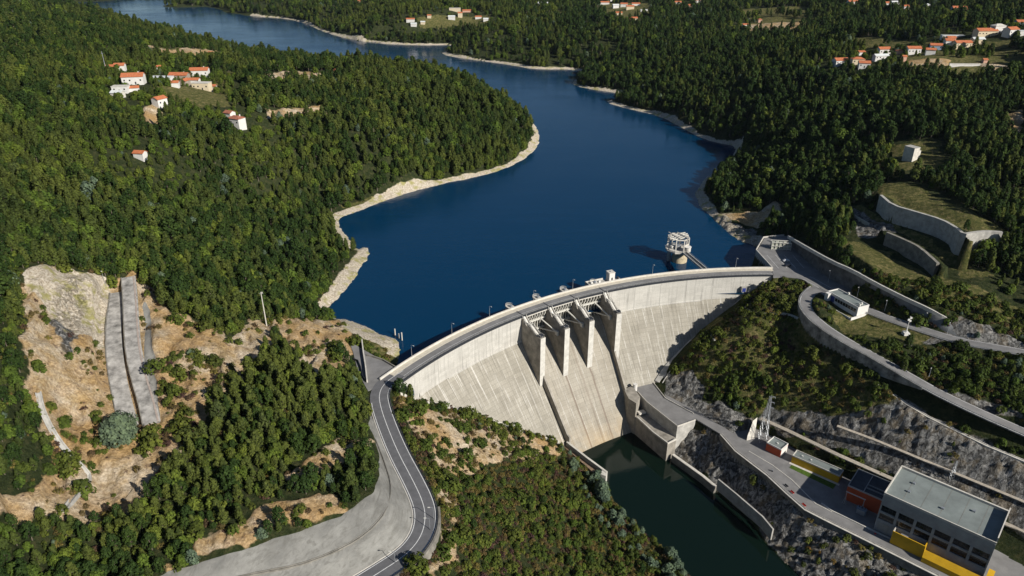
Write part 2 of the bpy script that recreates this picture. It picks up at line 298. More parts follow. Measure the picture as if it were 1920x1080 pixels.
for q in [[(1640,345),(1720,350),(1800,390),(1900,450),(1825,445),(1765,415),(1700,395),(1650,370)],[(1590,385),(1650,410),(1720,445),(1800,470),(1870,520),(1800,520),(1750,470),(1690,440),(1610,415)],
          [(1570,450),(1650,470),(1750,520),(1925,585),(1925,625),(1840,600),(1750,560),(1660,520),(1590,490)],[(1670,275),(1760,265),(1780,320),(1680,325)],
          [(1420,540),(1470,522),(1508,535),(1500,575),(1410,585)],[(1545,575),(1640,580),(1720,615),(1750,640),(1660,640),(1590,625)],
          [(640,640),(750,640),(745,680),(700,675)],[(1330,600),(1400,590),(1500,590),(1560,680),(1640,720),(1700,760),(1640,790),(1500,770),(1400,760),(1330,720),(1270,700)],
          [(330,95),(440,98),(460,112),(340,115)],[(640,385),(700,370),(850,330),(870,335),(760,362),(660,400)],[(1700,90),(1925,90),(1925,140),(1680,130)],[(1400,25),(1520,20),(1540,50),(1420,60)],[(1600,70),(1760,80),(1740,95),(1600,90)],[(280,130),(440,135),(430,200),(300,190)]]:
    Z_GRASS.append(zone(q, 5, 5, 20+len(Z_GRASS)))
for q in FIELDS: Z_GRASS.append(zone(q, 5, 5, 20+len(Z_GRASS)))
for q in [[(700,735),(690,800),(706,830),(712,880),(700,925),(640,972),(560,998),(430,1038),(320,1072),(250,1100),(500,1200),(640,1120),(755,1046),(782,1000),(775,940),(745,860),(712,790)],
          [(270,560),(285,600),(292,700),(300,793),(288,795),(272,700)]]:
    Z_CONC.append(zone(q, 1.5, 1, 30+len(Z_CONC)))
def mx(zl): return np.maximum.reduce([z[0] for z in zl])
A_SAND, A_ROCK, A_GRASS, A_CONC = mx(Z_SAND), mx(Z_ROCK), mx(Z_GRASS), mx(Z_CONC)
A_BEACH = np.zeros(GX.shape); m = CORE & (BEACH > -3)
bw = 7+fbm(GX, GY, 60, 3, 77)*11
A_BEACH[m] = (1-sstep(.6, 1.2, BEACH[m]/bw[m]))*(GX[m] < 400)
A_BEACH[m] *= np.where((GX[m] > 205) & (GY[m] < 640), .25, 1)
A_BEACH *= (GY > 330)
for q in [[(45,515),(110,498),(200,530),(203,620),(190,650),(140,640),(80,560)],[(640,600),(735,620),(756,645),(745,672),(690,640),(650,620)]]: A_BEACH = np.maximum(A_BEACH, zone(q, 5, 6, 60)[0])
# extra relief where rock is bare
rk = np.maximum(A_ROCK, .0)*(1-A_CONC)
gull = np.abs(fbm(GX*1.0+GZ*.3, GY, 5.5, 4, 61))*5.0-np.abs(fbm(GX, GY+GZ, 2.6, 3, 62))*2.2
keepflat = np.ones(GX.shape)
for L_, w_ in ((ROAD_L, 7), (ROAD_U, 6), (ROAD_D, 6), (ROAD_P, 5), (BENCH1, 2), (BENCH2, 1.6), (GUTTER, 1.4), (RAMP_L, 4), (RAMP_R, 4)):
    keepflat *= sstep(w_-1.5, w_+2.5, pdist(GX, GY, L_)) if len(L_) < 200 else 1
for P_ in (PLAT, CREST_L, CREST_R): keepflat *= sstep(.5, 3, -sdist(GX, GY, P_))
GZ = GZ+rk*gull*1.35*keepflat
sandm = A_SAND*(1-A_CONC)*keepflat
GZ = GZ-sandm*(np.abs(fbm(GX+GY*.35, GY*.40, 13, 4, 63))*17*np.where(GX < -95, 1, .4)-1.8)+A_BEACH*np.abs(fbm(GX, GY, 3, 3, 64))*1.5
# ---------------------------------------------------------------- materials
def mat(name, col=(.5, .5, .5), rough_=.8, metal=0., spec=.3, var=.12, scale=.5, bump=.15, build=None, coord='Object'):
    m = bpy.data.materials.new(name); m.use_nodes = True; nt = m.node_tree; N = nt.nodes; L = nt.links; b = N['Principled BSDF']
    b.inputs['Roughness'].default_value = rough_; b.inputs['Metallic'].default_value = metal; b.inputs['Specular IOR Level'].default_value = spec
    if build: build(nt, N, L, b); return m
    tc = N.new('ShaderNodeTexCoord'); n = N.new('ShaderNodeTexNoise'); n.inputs['Scale'].default_value = scale; n.inputs['Detail'].default_value = 6; n.inputs['Roughness'].default_value = .65
    L.new(tc.outputs[coord], n.inputs['Vector'])
    r = N.new('ShaderNodeValToRGB'); c = Vector(col)
    r.color_ramp.elements[0].color = tuple(c*(1-var*1.6))+(1,); r.color_ramp.elements[1].color = tuple(c*(1+var))+(1,)
    r.color_ramp.elements[0].position = .3; r.color_ramp.elements[1].position = .7
    L.new(n.outputs['Fac'], r.inputs['Fac']); L.new(r.outputs[0], b.inputs['Base Color'])
    if bump:
        bp = N.new('ShaderNodeBump'); bp.inputs['Strength'].default_value = bump; bp.inputs['Distance'].default_value = .3
        L.new(n.outputs['Fac'], bp.inputs['Height']); L.new(bp.outputs[0], b.inputs['Normal'])
    return m
def nz(N, L, vec, scale, detail=5, rough_=.6, dist=0.):
    n = N.new('ShaderNodeTexNoise'); n.inputs['Scale'].default_value = scale; n.inputs['Detail'].default_value = detail; n.inputs['Roughness'].default_value = rough_; n.inputs['Distortion'].default_value = dist
    L.new(vec, n.inputs['Vector']); return n.outputs['Fac']
def ramp(N, L, fac, stops):
    r = N.new('ShaderNodeValToRGB'); e = r.color_ramp.elements
    while len(e) < len(stops): e.new(.5)
    for k, (p, c) in enumerate(stops): e[k].position = p; e[k].color = tuple(c)+(1,) if len(c) == 3 else c
    L.new(fac, r.inputs['Fac']); return r.outputs[0]
def mixc(N, L, f, a, b, mode='MIX'):
    m = N.new('ShaderNodeMix'); m.data_type = 'RGBA'; m.blend_type = mode
    for s, v in ((0, f), (6, a), (7, b)):
        if isinstance(v, (int, float)): m.inputs[s].default_value = v
        elif isinstance(v, tuple): m.inputs[s].default_value = v+(1,) if len(v) == 3 else v
        else: L.new(v, m.inputs[s])
    return m.outputs[2]
def mth(N, L, op, a, b=None, clamp=False):
    m = N.new('ShaderNodeMath'); m.operation = op; m.use_clamp = clamp
    for s, v in ((0, a), (1, b)):
        if v is None: continue
        if isinstance(v, (int, float)): m.inputs[s].default_value = v
        else: L.new(v, m.inputs[s])
    return m.outputs[0]
def smask(N, L, attr, noise, width=.25):
    """attribute mask broken up by noise"""
    a = mth(N, L, 'ADD', attr, mth(N, L, 'MULTIPLY', mth(N, L, 'SUBTRACT', noise, .5), .9))
    r = N.new('ShaderNodeMapRange'); r.inputs[1].default_value = .5-width/2; r.inputs[2].default_value = .5+width/2; L.new(a, r.inputs[0]); return r.outputs[0]
def ground_nodes(nt, N, L, b):
    tc = N.new('ShaderNodeTexCoord'); P_ = tc.outputs['Object']
    def at(n): a = N.new('ShaderNodeAttribute'); a.attribute_name = n; return a.outputs['Fac']
    nbig = nz(N, L, P_, .02, 6); nmid = nz(N, L, P_, .12, 6, .65); nfine = nz(N, L, P_, .9, 6, .7); nf2 = nz(N, L, P_, .35, 8, .75)
    forest = ramp(N, L, nf2, [(.3, (.012, .018, .006)), (.5, (.03, .04, .014)), (.68, (.075, .07, .03))])
    grass = ramp(N, L, nf2, [(.3, (.035, .05, .014)), (.5, (.095, .095, .03)), (.64, (.22, .18, .08))])
    sand = mixc(N, L, ramp(N, L, nmid, [(.4, (0, 0, 0)), (.6, (1, 1, 1))]), (.50, .37, .20), (.66, .56, .42))
    sand = mixc(N, L, mth(N, L, 'MULTIPLY', ramp(N, L, nz(N, L, P_, .035, 4, .6), [(.42, (0, 0, 0)), (.58, (1, 1, 1))]), .7), sand, (.50, .31, .12))
    sand = mixc(N, L, ramp(N, L, nfine, [(.42, (0, 0, 0)), (.6, (1, 1, 1))]), mixc(N, L, 1., sand, (.60, .57, .54), 'MULTIPLY'), sand)
    sand = mixc(N, L, ramp(N, L, nf2, [(.56, (0, 0, 0)), (.66, (1, 1, 1))]), sand, (.13, .085, .06))
    st = N.new('ShaderNodeMapping'); st.inputs['Scale'].default_value = (1, 1, .3); st.inputs['Rotation'].default_value = (.2, .1, .5); L.new(P_, st.inputs[0])
    nr1 = nz(N, L, st.outputs[0], .55, 9, .78, .6); nr2 = nz(N, L, st.outputs[0], .16, 5, .6)
    crack = ramp(N, L, nr1, [(.40, (0, 0, 0)), (.5, (1, 1, 1))])
    rock = ramp(N, L, nr1, [(.36, (.03, .03, .03)), (.46, (.12, .118, .112)), (.55, (.24, .235, .22)), (.68, (.46, .44, .41))])
    rock = mixc(N, L, mth(N, L, 'MULTIPLY', ramp(N, L, nr2, [(.5, (0, 0, 0)), (.62, (1, 1, 1))]), .5), rock, (.26, .20, .12))
    beach = ramp(N, L, nfine, [(.35, (.27, .22, .16)), (.5, (.50, .43, .33)), (.64, (.68, .62, .52))])
    beach = mixc(N, L, ramp(N, L, nmid, [(.52, (0, 0, 0)), (.62, (1, 1, 1))]), beach, (.34, .31, .13))
    conc = ramp(N, L, nmid, [(.3, (.17, .168, .155)), (.5, (.235, .23, .21)), (.7, (.30, .295, .27))])
    conc = mixc(N, L, mth(N, L, 'MULTIPLY', nf2, .35), conc, (.18, .175, .16))
    cst = N.new('ShaderNodeMapping'); cst.inputs['Scale'].default_value = (.35, .09, 1.); cst.inputs['Rotation'].default_value = (0, 0, -.5); L.new(P_, cst.inputs[0]); cs_ = nz(N, L, cst.outputs[0], 1., 7, .7, .8)
    conc = mixc(N, L, mth(N, L, 'MULTIPLY', ramp(N, L, cs_, [(.36, (1, 1, 1)), (.52, (0, 0, 0))]), .6), conc, (.13, .125, .11)); conc = mixc(N, L, mth(N, L, 'MULTIPLY', ramp(N, L, cs_, [(.6, (0, 0, 0)), (.72, (1, 1, 1))]), .4), conc, (.40, .38, .34))
    c = mixc(N, L, smask(N, L, at('grass'), nf2), forest, grass)
    c = mixc(N, L, smask(N, L, at('sand'), nf2), c, sand)
    c = mixc(N, L, smask(N, L, at('rock'), nf2), c, rock)
    c = mixc(N, L, smask(N, L, at('beach'), nf2, .2), c, beach)
    c = mixc(N, L, smask(N, L, at('conc'), mth(N, L, 'ADD', mth(N, L, 'MULTIPLY', nf2, .2), .4), .1), c, conc)
    L.new(c, b.inputs['Base Color'])
    rg = N.new('ShaderNodeMath'); rg.operation = 'ADD'; h = mth(N, L, 'ADD', mth(N, L, 'MULTIPLY', nfine, .5), mth(N, L, 'MULTIPLY', mth(N, L, 'MULTIPLY', crack, at('rock')), .5))
    h = mth(N, L, 'ADD', h, nf2); bp = N.new('ShaderNodeBump'); bp.inputs['Distance'].default_value = 1.4
    L.new(mth(N, L, 'SUBTRACT', 1., mth(N, L, 'MULTIPLY', at('conc'), .85)), bp.inputs['Strength'])
    L.new(h, bp.inputs['Height']); L.new(bp.outputs[0], b.inputs['Normal'])
M = {}
M['ground'] = mat('ground', rough_=.95, spec=.1, build=ground_nodes)
def tag(o, label=None, cat=None, group=None, kind=None):
    if label: o['label'] = label
    if cat: o['category'] = cat
    if group: o['group'] = group
    if kind: o['kind'] = kind
    return o
def link(o, parent=None):
    sc.collection.objects.link(o)
    if parent is not None: o.parent = parent
    return o
def grid_object(name, X, Y, Z, attrs, m):
    nr, na = X.shape; me = bpy.data.meshes.new(name)
    co = np.stack([X, Y, Z], -1).reshape(-1, 3).astype(np.float32)
    idx = np.arange(nr*na).reshape(nr, na); jn = np.roll(idx, -1, 1)
    f = np.stack([idx[:-1], idx[1:], jn[1:], jn[:-1]], -1).reshape(-1, 4)
    me.vertices.add(len(co)); me.vertices.foreach_set('co', co.ravel())
    me.loops.add(f.size); me.loops.foreach_set('vertex_index', f.ravel().astype(np.int32))
    me.polygons.add(len(f)); me.polygons.foreach_set('loop_start', np.arange(0, f.size, 4, dtype=np.int32)); me.polygons.foreach_set('loop_total', np.full(len(f), 4, np.int32))
    me.polygons.foreach_set('use_smooth', np.ones(len(f), bool)); me.update(); me.validate()
    for k, v in attrs.items():
        a = me.attributes.new(k, 'FLOAT', 'POINT'); a.data.foreach_set('value', v.ravel().astype(np.float32))
    me.materials.append(m); o = bpy.data.objects.new(name, me); return link(o)
gr = grid_object('ground', GX, GY, GZ, dict(sand=A_SAND, rock=A_ROCK, grass=A_GRASS, beach=A_BEACH, conc=A_CONC), M['ground']); tag(gr, kind='structure')
# ---------------------------------------------------------------- water
def water_nodes(col, rgh=.06, bump=.25, spec=.5, ior=1.33):
    def f(nt, N, L, b):
        tc = N.new('ShaderNodeTexCoord'); P_ = tc.outputs['Object']
        b.inputs['Base Color'].default_value = col+(1,); b.inputs['IOR'].default_value = ior; b.inputs['Specular IOR Level'].default_value = spec
        big = nz(N, L, P_, .006, 4); r = ramp(N, L, big, [(.35, (rgh*.6,)*3), (.65, (rgh*2.2,)*3)]); L.new(r, b.inputs['Roughness'])
        wm = N.new('ShaderNodeMapping'); wm.inputs['Scale'].default_value = (.012, .05, 1); wm.inputs['Rotation'].default_value = (0, 0, .5); L.new(P_, wm.inputs[0]); wp_ = ramp(N, L, nz(N, L, wm.outputs[0], 1., 5, .6, 1.), [(.4, (.35, .35, .35)), (.62, (1.6, 1.6, 1.6))])
        n1 = nz(N, L, P_, .35, 3, .5); n2 = nz(N, L, P_, 1.6, 2, .5)
        h = mth(N, L, 'ADD', n1, mth(N, L, 'MULTIPLY', n2, .4)); bp = N.new('ShaderNodeBump'); L.new(mth(N, L, 'MULTIPLY', wp_, bump), bp.inputs['Strength']); bp.inputs['Distance'].default_value = .3
        L.new(h, bp.inputs['Height']); L.new(bp.outputs[0], b.inputs['Normal'])
    return f
M['lake'] = mat('lake_water', build=water_nodes((.0, .027, .070), .09, .38, .5, 1.30))
M['tail'] = mat('river_water', build=water_nodes((.003, .009, .006), .04, .08))
def flat(name, poly, z, m):
    me = bpy.data.meshes.new(name); me.from_pydata([(p[0], p[1], z) for p in poly], [], [list(range(len(poly)))]); me.materials.append(m)
    return link(bpy.data.objects.new(name, me))
def grow(poly, d):
    n = len(poly); out = []
    A2 = sum(poly[i][0]*poly[(i+1) % n][1]-poly[(i+1) % n][0]*poly[i][1] for i in range(n)); s = 1 if A2 > 0 else -1
    for i in range(n):
        a, b = poly[i-1], poly[(i+1) % n]; dx, dy = b[0]-a[0], b[1]-a[1]; l = math.hypot(dx, dy)+1e-9
        out.append((poly[i][0]+s*dy/l*d, poly[i][1]-s*dx/l*d))
    return out
lw = [p for p in LAKEW if not (math.hypot(p[0]-CX, p[1]-CY) < 266)]
_b = bmesh.new()
def lake_mesh(poly, z, keep):
    """water as a sheet of cells lying where the bed is below water level"""
    xs = [p[0] for p in poly]; ys = [p[1] for p in poly]; st = 12.
    x = np.arange(min(xs)-40, max(xs)+40, st); y = np.arange(min(ys)-40, max(ys)+40, st)
    X, Y = np.meshgrid(x, y, indexing='ij'); X0 = X[:-1, :-1]; Y0 = Y[:-1, :-1]
    d = sdist(X0+st/2, Y0+st/2, poly); ok = (d > -22) & keep(X0+st/2, Y0+st/2)
    vid = {}; vs = []; fs = []
    for i, j in zip(*np.nonzero(ok)):
        q = []
        for a, b in ((i, j), (i+1, j), (i+1, j+1), (i, j+1)):
            if (a, b) not in vid: vid[(a, b)] = len(vs); vs.append((x[a], y[b], z))
            q.append(vid[(a, b)])
        fs.append(q)
    return vs, fs
for nm, poly, z, mm, kf in (('lake_water', LAKEW, ZL, M['lake'], lambda a, b: (np.hypot(a-CX, b-CY) > 264-6) | (b > 470)),
                            ('river_water', TAILW, ZT, M['tail'], lambda a, b: (np.hypot(a-CX, b-CY) < 222))):
    vs, fs = lake_mesh(poly, z, kf)
    me = bpy.data.meshes.new(nm); me.from_pydata(vs, [], fs); me.materials.append(mm); tag(link(bpy.data.objects.new(nm, me)), kind='structure')
# ---------------------------------------------------------------- mesh builder
class MB:
    def __init__(s): s.v = []; s.f = []; s.uv = None
    def quad(s, *p):
        i = len(s.v); s.v += [tuple(q) for q in p]; s.f.append(list(range(i, i+len(p)))); return s
    def box(s, c, d, rz=0., rx=0.):
        """c centre, d full size"""
        m = Matrix.Translation(c) @ Matrix.Rotation(rz, 4, 'Z') @ Matrix.Rotation(rx, 4, 'X'); i = len(s.v)
        for a in (-.5, .5):
            for b in (-.5, .5):
                for e in (-.5, .5): s.v.append(tuple(m @ Vector((a*d[0], b*d[1], e*d[2]))))
        s.f += [[i+k for k in q] for q in ((0,1,3,2),(4,6,7,5),(0,4,5,1),(2,3,7,6),(0,2,6,4),(1,5,7,3))]; return s
    def prism(s, poly, z0, z1, top=True, bottom=True):
        n = len(poly); i = len(s.v)
        A2 = sum(poly[k][0]*poly[(k+1) % n][1]-poly[(k+1) % n][0]*poly[k][1] for k in range(n))
        if A2 < 0: poly = poly[::-1]
        g = lambda z, k: z[k] if isinstance(z, (list, tuple)) else z
        s.v += [(p[0], p[1], g(z0, k)) for k, p in enumerate(poly)]+[(p[0], p[1], g(z1, k)) for k, p in enumerate(poly)]
        for k in range(n): j = (k+1) % n; s.f.append([i+k, i+j, i+n+j, i+n+k])
        if top: s.f.append([i+n+k for k in range(n)])
        if bottom: s.f.append([i+k for k in range(n)][::-1])
        return s
    def tube(s, p, q, r, n=6, r2=None):
        p = Vector(p); q = Vector(q); d = (q-p)
        if d.length < 1e-6: return s
        d.normalize(); a = d.orthogonal().normalized(); b = d.cross(a); i = len(s.v); r2 = r if r2 is None else r2
        for k in range(n):
            t = 2*math.pi*k/n; e = a*math.cos(t)+b*math.sin(t); s.v.append(tuple(p+e*r)); s.v.append(tuple(q+e*r2))
        for k in range(n): j = (k+1) % n; s.f.append([i+2*k, i+2*j, i+2*j+1, i+2*k+1])
        s.f.append([i+2*k for k in range(n)][::-1]); s.f.append([i+2*k+1 for k in range(n)]); return s
    def sweep(s, line, prof, closed=True, caps=True):
        """profile [(offset to the right, dz)] along a polyline with z"""
        n = len(line); m = len(prof); i = len(s.v)
        for k in range(n):
            a = line[max(0, k-1)]; b = line[min(n-1, k+1)]; dx, dy = b[0]-a[0], b[1]-a[1]; l = math.hypot(dx, dy)+1e-9
            rx, ry = dy/l, -dx/l
            for o, dz in prof: s.v.append((line[k][0]+rx*o, line[k][1]+ry*o, line[k][2]+dz))
        for k in range(n-1):
            for j in range(m if closed else m-1):
                jj = (j+1) % m; s.f.append([i+k*m+j, i+k*m+jj, i+(k+1)*m+jj, i+(k+1)*m+j])
        if closed and caps: s.f.append([i+j for j in range(m)]); s.f.append([i+(n-1)*m+j for j in range(m)][::-1])
        return s
    def strip(s, line, o0, o1, dz): return s.sweep(line, [(o0, dz), (o1, dz)], False)
    def wallsweep(s, line, o, th, z0, z1): return s.sweep(line, [(o, z0), (o, z1), (o+th, z1), (o+th, z0)])
    def build(s, name, m, parent=None, smooth=False, fix=True, uvf=None):
        me = bpy.data.meshes.new(name); me.from_pydata(s.v, [], s.f)
        if fix:
            b = bmesh.new(); b.from_mesh(me); bmesh.ops.recalc_face_normals(b, faces=b.faces); b.to_mesh(me); b.free()
        if uvf:
            uv = me.uv_layers.new(name='UVMap'); co = [v.co for v in me.vertices]
            for lp in me.loops: uv.data[lp.index].uv = uvf(co[lp.vertex_index])
        if smooth: me.polygons.foreach_set('use_smooth', [True]*len(me.polygons))
        me.materials.append(m); return link(bpy.data.objects.new(name, me), parent)
def empty(name, loc=(0, 0, 0), label=None, cat=None, group=None):
    o = bpy.data.objects.new(name, None); o.empty_display_size = 1; link(o); o.location = loc
    return tag(o, label, cat, group)
def copy_tree(o, parent=None):
    c = o.copy(); link(c); c.parent = parent
    for ch in list(o.children): copy_tree(ch, c)
    return c
def toward(ang): return math.cos(R(ang)), math.sin(R(ang))
# ---------------------------------------------------------------- materials for built things
def dam_nodes(base, dark, white_amt=.5, grid=True, joint=17.7, warm=True, stains=()):
    def f(nt, N, L, b):
        uv = N.new('ShaderNodeUVMap'); sp = N.new('ShaderNodeSeparateXYZ'); L.new(uv.outputs[0], sp.inputs[0]); u, v = sp.outputs[0], sp.outputs[1]
        def scaled(a, b_):
            c = N.new('ShaderNodeCombineXYZ'); L.new(mth(N, L, 'MULTIPLY', u, a), c.inputs[0]); L.new(mth(N, L, 'MULTIPLY', v, b_), c.inputs[1]); return c.outputs[0]
        streak = nz(N, L, scaled(.9, .035), 1., 5, .7, .3); blotch = nz(N, L, scaled(.07, .09), 1., 6, .6); fine = nz(N, L, scaled(1.1, 1.6), 1., 5, .75)
        panel = N.new('ShaderNodeTexWhiteNoise'); panel.noise_dimensions = '2D'
        c2 = N.new('ShaderNodeCombineXYZ'); L.new(mth(N, L, 'FLOOR', mth(N, L, 'DIVIDE', u, joint/3)), c2.inputs[0]); L.new(mth(N, L, 'FLOOR', mth(N, L, 'DIVIDE', v, 2.0)), c2.inputs[1]); L.new(c2.outputs[0], panel.inputs['Vector'])
        c = mixc(N, L, ramp(N, L, blotch, [(.3, (0, 0, 0)), (.7, (1, 1, 1))]), dark, base)
        c = mixc(N, L, mth(N, L, 'MULTIPLY', ramp(N, L, fine, [(.35, (1, 1, 1)), (.6, (0, 0, 0))]), .35), c, tuple(k*.6 for k in dark))
        c = mixc(N, L, mth(N, L, 'MULTIPLY', panel.outputs['Value'], .27), c, tuple(k*.55 for k in dark))
        c = mixc(N, L, mth(N, L, 'MULTIPLY', ramp(N, L, streak, [(.30, (1, 1, 1)), (.47, (0, 0, 0))]), .7), c, tuple(k*.45 for k in dark))
        c = mixc(N, L, mth(N, L, 'MULTIPLY', ramp(N, L, streak, [(.58, (0, 0, 0)), (.72, (1, 1, 1))]), white_amt), c, (.72, .70, .66))
        ju = mth(N, L, 'ABSOLUTE', mth(N, L, 'SUBTRACT', mth(N, L, 'FRACT', mth(N, L, 'DIVIDE', u, joint)), .5))
        jl = mth(N, L, 'GREATER_THAN', ju, .5-.0085)
        c = mixc(N, L, mth(N, L, 'MULTIPLY', jl, .55), c, tuple(k*.35 for k in dark))
        if grid:
            jw = mth(N, L, 'GREATER_THAN', mth(N, L, 'ABSOLUTE', mth(N, L, 'SUBTRACT', mth(N, L, 'FRACT', mth(N, L, 'DIVIDE', mth(N, L, 'ADD', u, mth(N, L, 'MULTIPLY', v, .0)), joint/3)), .5)), .47)
            wn = nz(N, L, scaled(.06, .12), 1., 3)
            c = mixc(N, L, mth(N, L, 'MULTIPLY', mth(N, L, 'MULTIPLY', jw, ramp(N, L, wn, [(.4, (0, 0, 0)), (.6, (1, 1, 1))])), .55), c, (.66, .64, .59))
            lv = mth(N, L, 'GREATER_THAN', mth(N, L, 'ABSOLUTE', mth(N, L, 'SUBTRACT', mth(N, L, 'FRACT', mth(N, L, 'DIVIDE', v, 2.)), .5)), .455)
            c = mixc(N, L, mth(N, L, 'MULTIPLY', lv, .3), c, tuple(k*.45 for k in dark))
        else:
            lv = mth(N, L, 'GREATER_THAN', mth(N, L, 'ABSOLUTE', mth(N, L, 'SUBTRACT', mth(N, L, 'FRACT', mth(N, L, 'DIVIDE', v, 2.5)), .5)), .47)
            c = mixc(N, L, mth(N, L, 'MULTIPLY', lv, .18), c, tuple(k*.5 for k in dark))
        for k_, su in enumerate(stains):
            wv = mth(N, L, 'ADD', su, mth(N, L, 'MULTIPLY', mth(N, L, 'SUBTRACT', nz(N, L, scaled(0, .08), 1., 2), .5), 1.5)); dd = mth(N, L, 'ABSOLUTE', mth(N, L, 'SUBTRACT', u, wv))
            mr = N.new('ShaderNodeMapRange'); mr.inputs[1].default_value = 1.0; mr.inputs[2].default_value = .1; L.new(dd, mr.inputs[0]); c = mixc(N, L, mth(N, L, 'MULTIPLY', mr.outputs[0], .6 if k_ < 2 else .3), c, (.10, .06, .04))
        if warm:   # rusty and ochre waterline stain near the foot
            mr = N.new('ShaderNodeMapRange'); mr.inputs[1].default_value = -58; mr.inputs[2].default_value = -73; L.new(v, mr.inputs[0])
            c = mixc(N, L, mth(N, L, 'MULTIPLY', mth(N, L, 'MULTIPLY', mr.outputs[0], ramp(N, L, blotch, [(.35, (.0, .0, .0)), (.6, (1, 1, 1))])), .4), c, (.42, .27, .10))
        L.new(c, b.inputs['Base Color']); b.inputs['Roughness'].default_value = .9; b.inputs['Specular IOR Level'].default_value = .15
        bp = N.new('ShaderNodeBump'); bp.inputs['Strength'].default_value = .25; bp.inputs['Distance'].default_value = .3; L.new(fine, bp.inputs['Height']); L.new(bp.outputs[0], b.inputs['Normal'])
    return f
M['band'] = mat('pale_concrete', build=dam_nodes((.58, .56, .51), (.48, .46, .415), .4, False, warm=False))
M['face'] = mat('weathered_concrete', build=dam_nodes((.385, .36, .305), (.29, .268, .22), .7))
M['chute'] = mat('chute_concrete', build=dam_nodes((.415, .382, .32), (.325, .295, .24), .2, stains=(117.0, 135.6, 128)))
M['conc'] = mat('concrete', (.40, .385, .35), .9, spec=.15, var=.2, scale=.35)
M['conc_l'] = mat('light_concrete', (.56, .53, .47), .9, spec=.15, var=.14, scale=.4)
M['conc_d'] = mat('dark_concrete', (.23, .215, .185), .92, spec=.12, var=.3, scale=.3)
M['asph'] = mat('asphalt', (.13, .13, .135), .9, spec=.15, var=.13, scale=.35, bump=.05)
M['asph_l'] = mat('worn_asphalt', (.205, .20, .195), .92, spec=.12, var=.16, scale=.15, bump=.05)
M['paint'] = mat('white_paint', (.70, .70, .68), .6, var=.2, scale=1.5, bump=0)
M['steel'] = mat('galvanised_steel', (.42, .44, .46), .45, .6, var=.1, scale=2, bump=0)
M['steel_w'] = mat('pale_painted_steel', (.62, .60, .54), .55, .1, var=.12, scale=1, bump=0)
M['dark'] = mat('dark_metal', (.05, .055, .065), .5, .4, var=.2, scale=2, bump=0)
M['blue'] = mat('blue_door_paint', (.03, .05, .22), .5, var=.15, scale=2, bump=0)
M['roofgrey'] = mat('grey_roof_membrane', (.20, .225, .215), .9, spec=.1, var=.16, scale=.12, bump=.03)
M['yellow'] = mat('yellow_cladding', (.62, .36, .012), .6, var=.10, scale=.3, bump=.02)
M['orange'] = mat('orange_cladding', (.48, .085, .03), .65, var=.12, scale=.3, bump=.02)
M['white'] = mat('white_render', (.64, .62, .58), .8, var=.08, scale=.4, bump=.03)
M['glass'] = mat('dark_glass', (.012, .016, .02), .12, spec=.6, var=.2, scale=.3, bump=0)
M['tile'] = mat('terracotta_tiles', (.46, .15, .065), .85, var=.25, scale=.8, bump=.1)
M['stonewall'] = mat('stone_wall', (.33, .28, .22), .9, var=.35, scale=1.2, bump=.3)
M['lawn'] = mat('mown_grass', (.07, .12, .02), .95, spec=.05, var=.3, scale=1.2, bump=.2)
M['red'] = mat('red_paint', (.45, .03, .02), .5, var=.1, scale=2, bump=0)
# ---------------------------------------------------------------- DAM
dam = empty('concrete_dam', polar(121, RD, 0), 'long curved concrete gravity dam with three spillway bays holding back the blue reservoir', 'dam')
DLOC = dam.location.copy()
def dpart(mb, name, m, parent=None, **k):
    """parts are modelled in world metres and hung from the dam's base point"""
    o = mb.build(name, m, dam if parent is None else parent, **k)
    o.matrix_parent_inverse = Matrix.Translation(-DLOC) if parent is None else Matrix.Identity(4)
    return o
def arcuv(co):
    a = math.degrees(math.atan2(co.y-CY, co.x-CX)); return (R(150-a)*RD, co.z)
def arcgrid(a0, a1, prof, step=.5, caps=True):
    mb = MB(); n = max(2, int(abs(a1-a0)/step)+1); m = len(prof)
    for k in range(n):
        a = a0+(a1-a0)*k/(n-1)
        for r, z in prof: mb.v.append(polar(a, r, z))
    for k in range(n-1):
        for j in range(m-1): mb.f.append([k*m+j, k*m+j+1, (k+1)*m+j+1, (k+1)*m+j])
    return mb
PA = [127.8, 123.6, 119.4, 114.8]; PW = 3.4; HALF = math.degrees(PW/2/250)
slope_prof = [(rface(z), z) for z in np.linspace(ZB, -84, 24)]
for a0, a1 in ((148.5, PA[0]), (PA[3], 87.)):
    dpart(arcgrid(a0, a1, [(RU, -60), (RU, -.3), (RD, -.3), (RD, ZB)]), 'crest_wall', M['band'], uvf=arcuv)
    dpart(arcgrid(a0, a1, slope_prof), 'downstream_face', M['face'], uvf=arcuv)
bay = [(262, -60), (262, -17), (259.5, -15), (256, -15.6), (252.5, -18.2), (rface(-21), -21)]+[(rface(z), z) for z in np.linspace(-23, -76, 18)]
dpart(arcgrid(PA[0]-.1, PA[3]+.1, bay), 'spillway_chute', M['chute'], uvf=arcuv)
dpart(arcgrid(PA[0], PA[3], [(RU, -1.6), (RU, -.3), (RD, -.3), (RD, -1.6), (RU, -1.6)]), 'bridge_deck', M['conc_l'], uvf=arcuv)
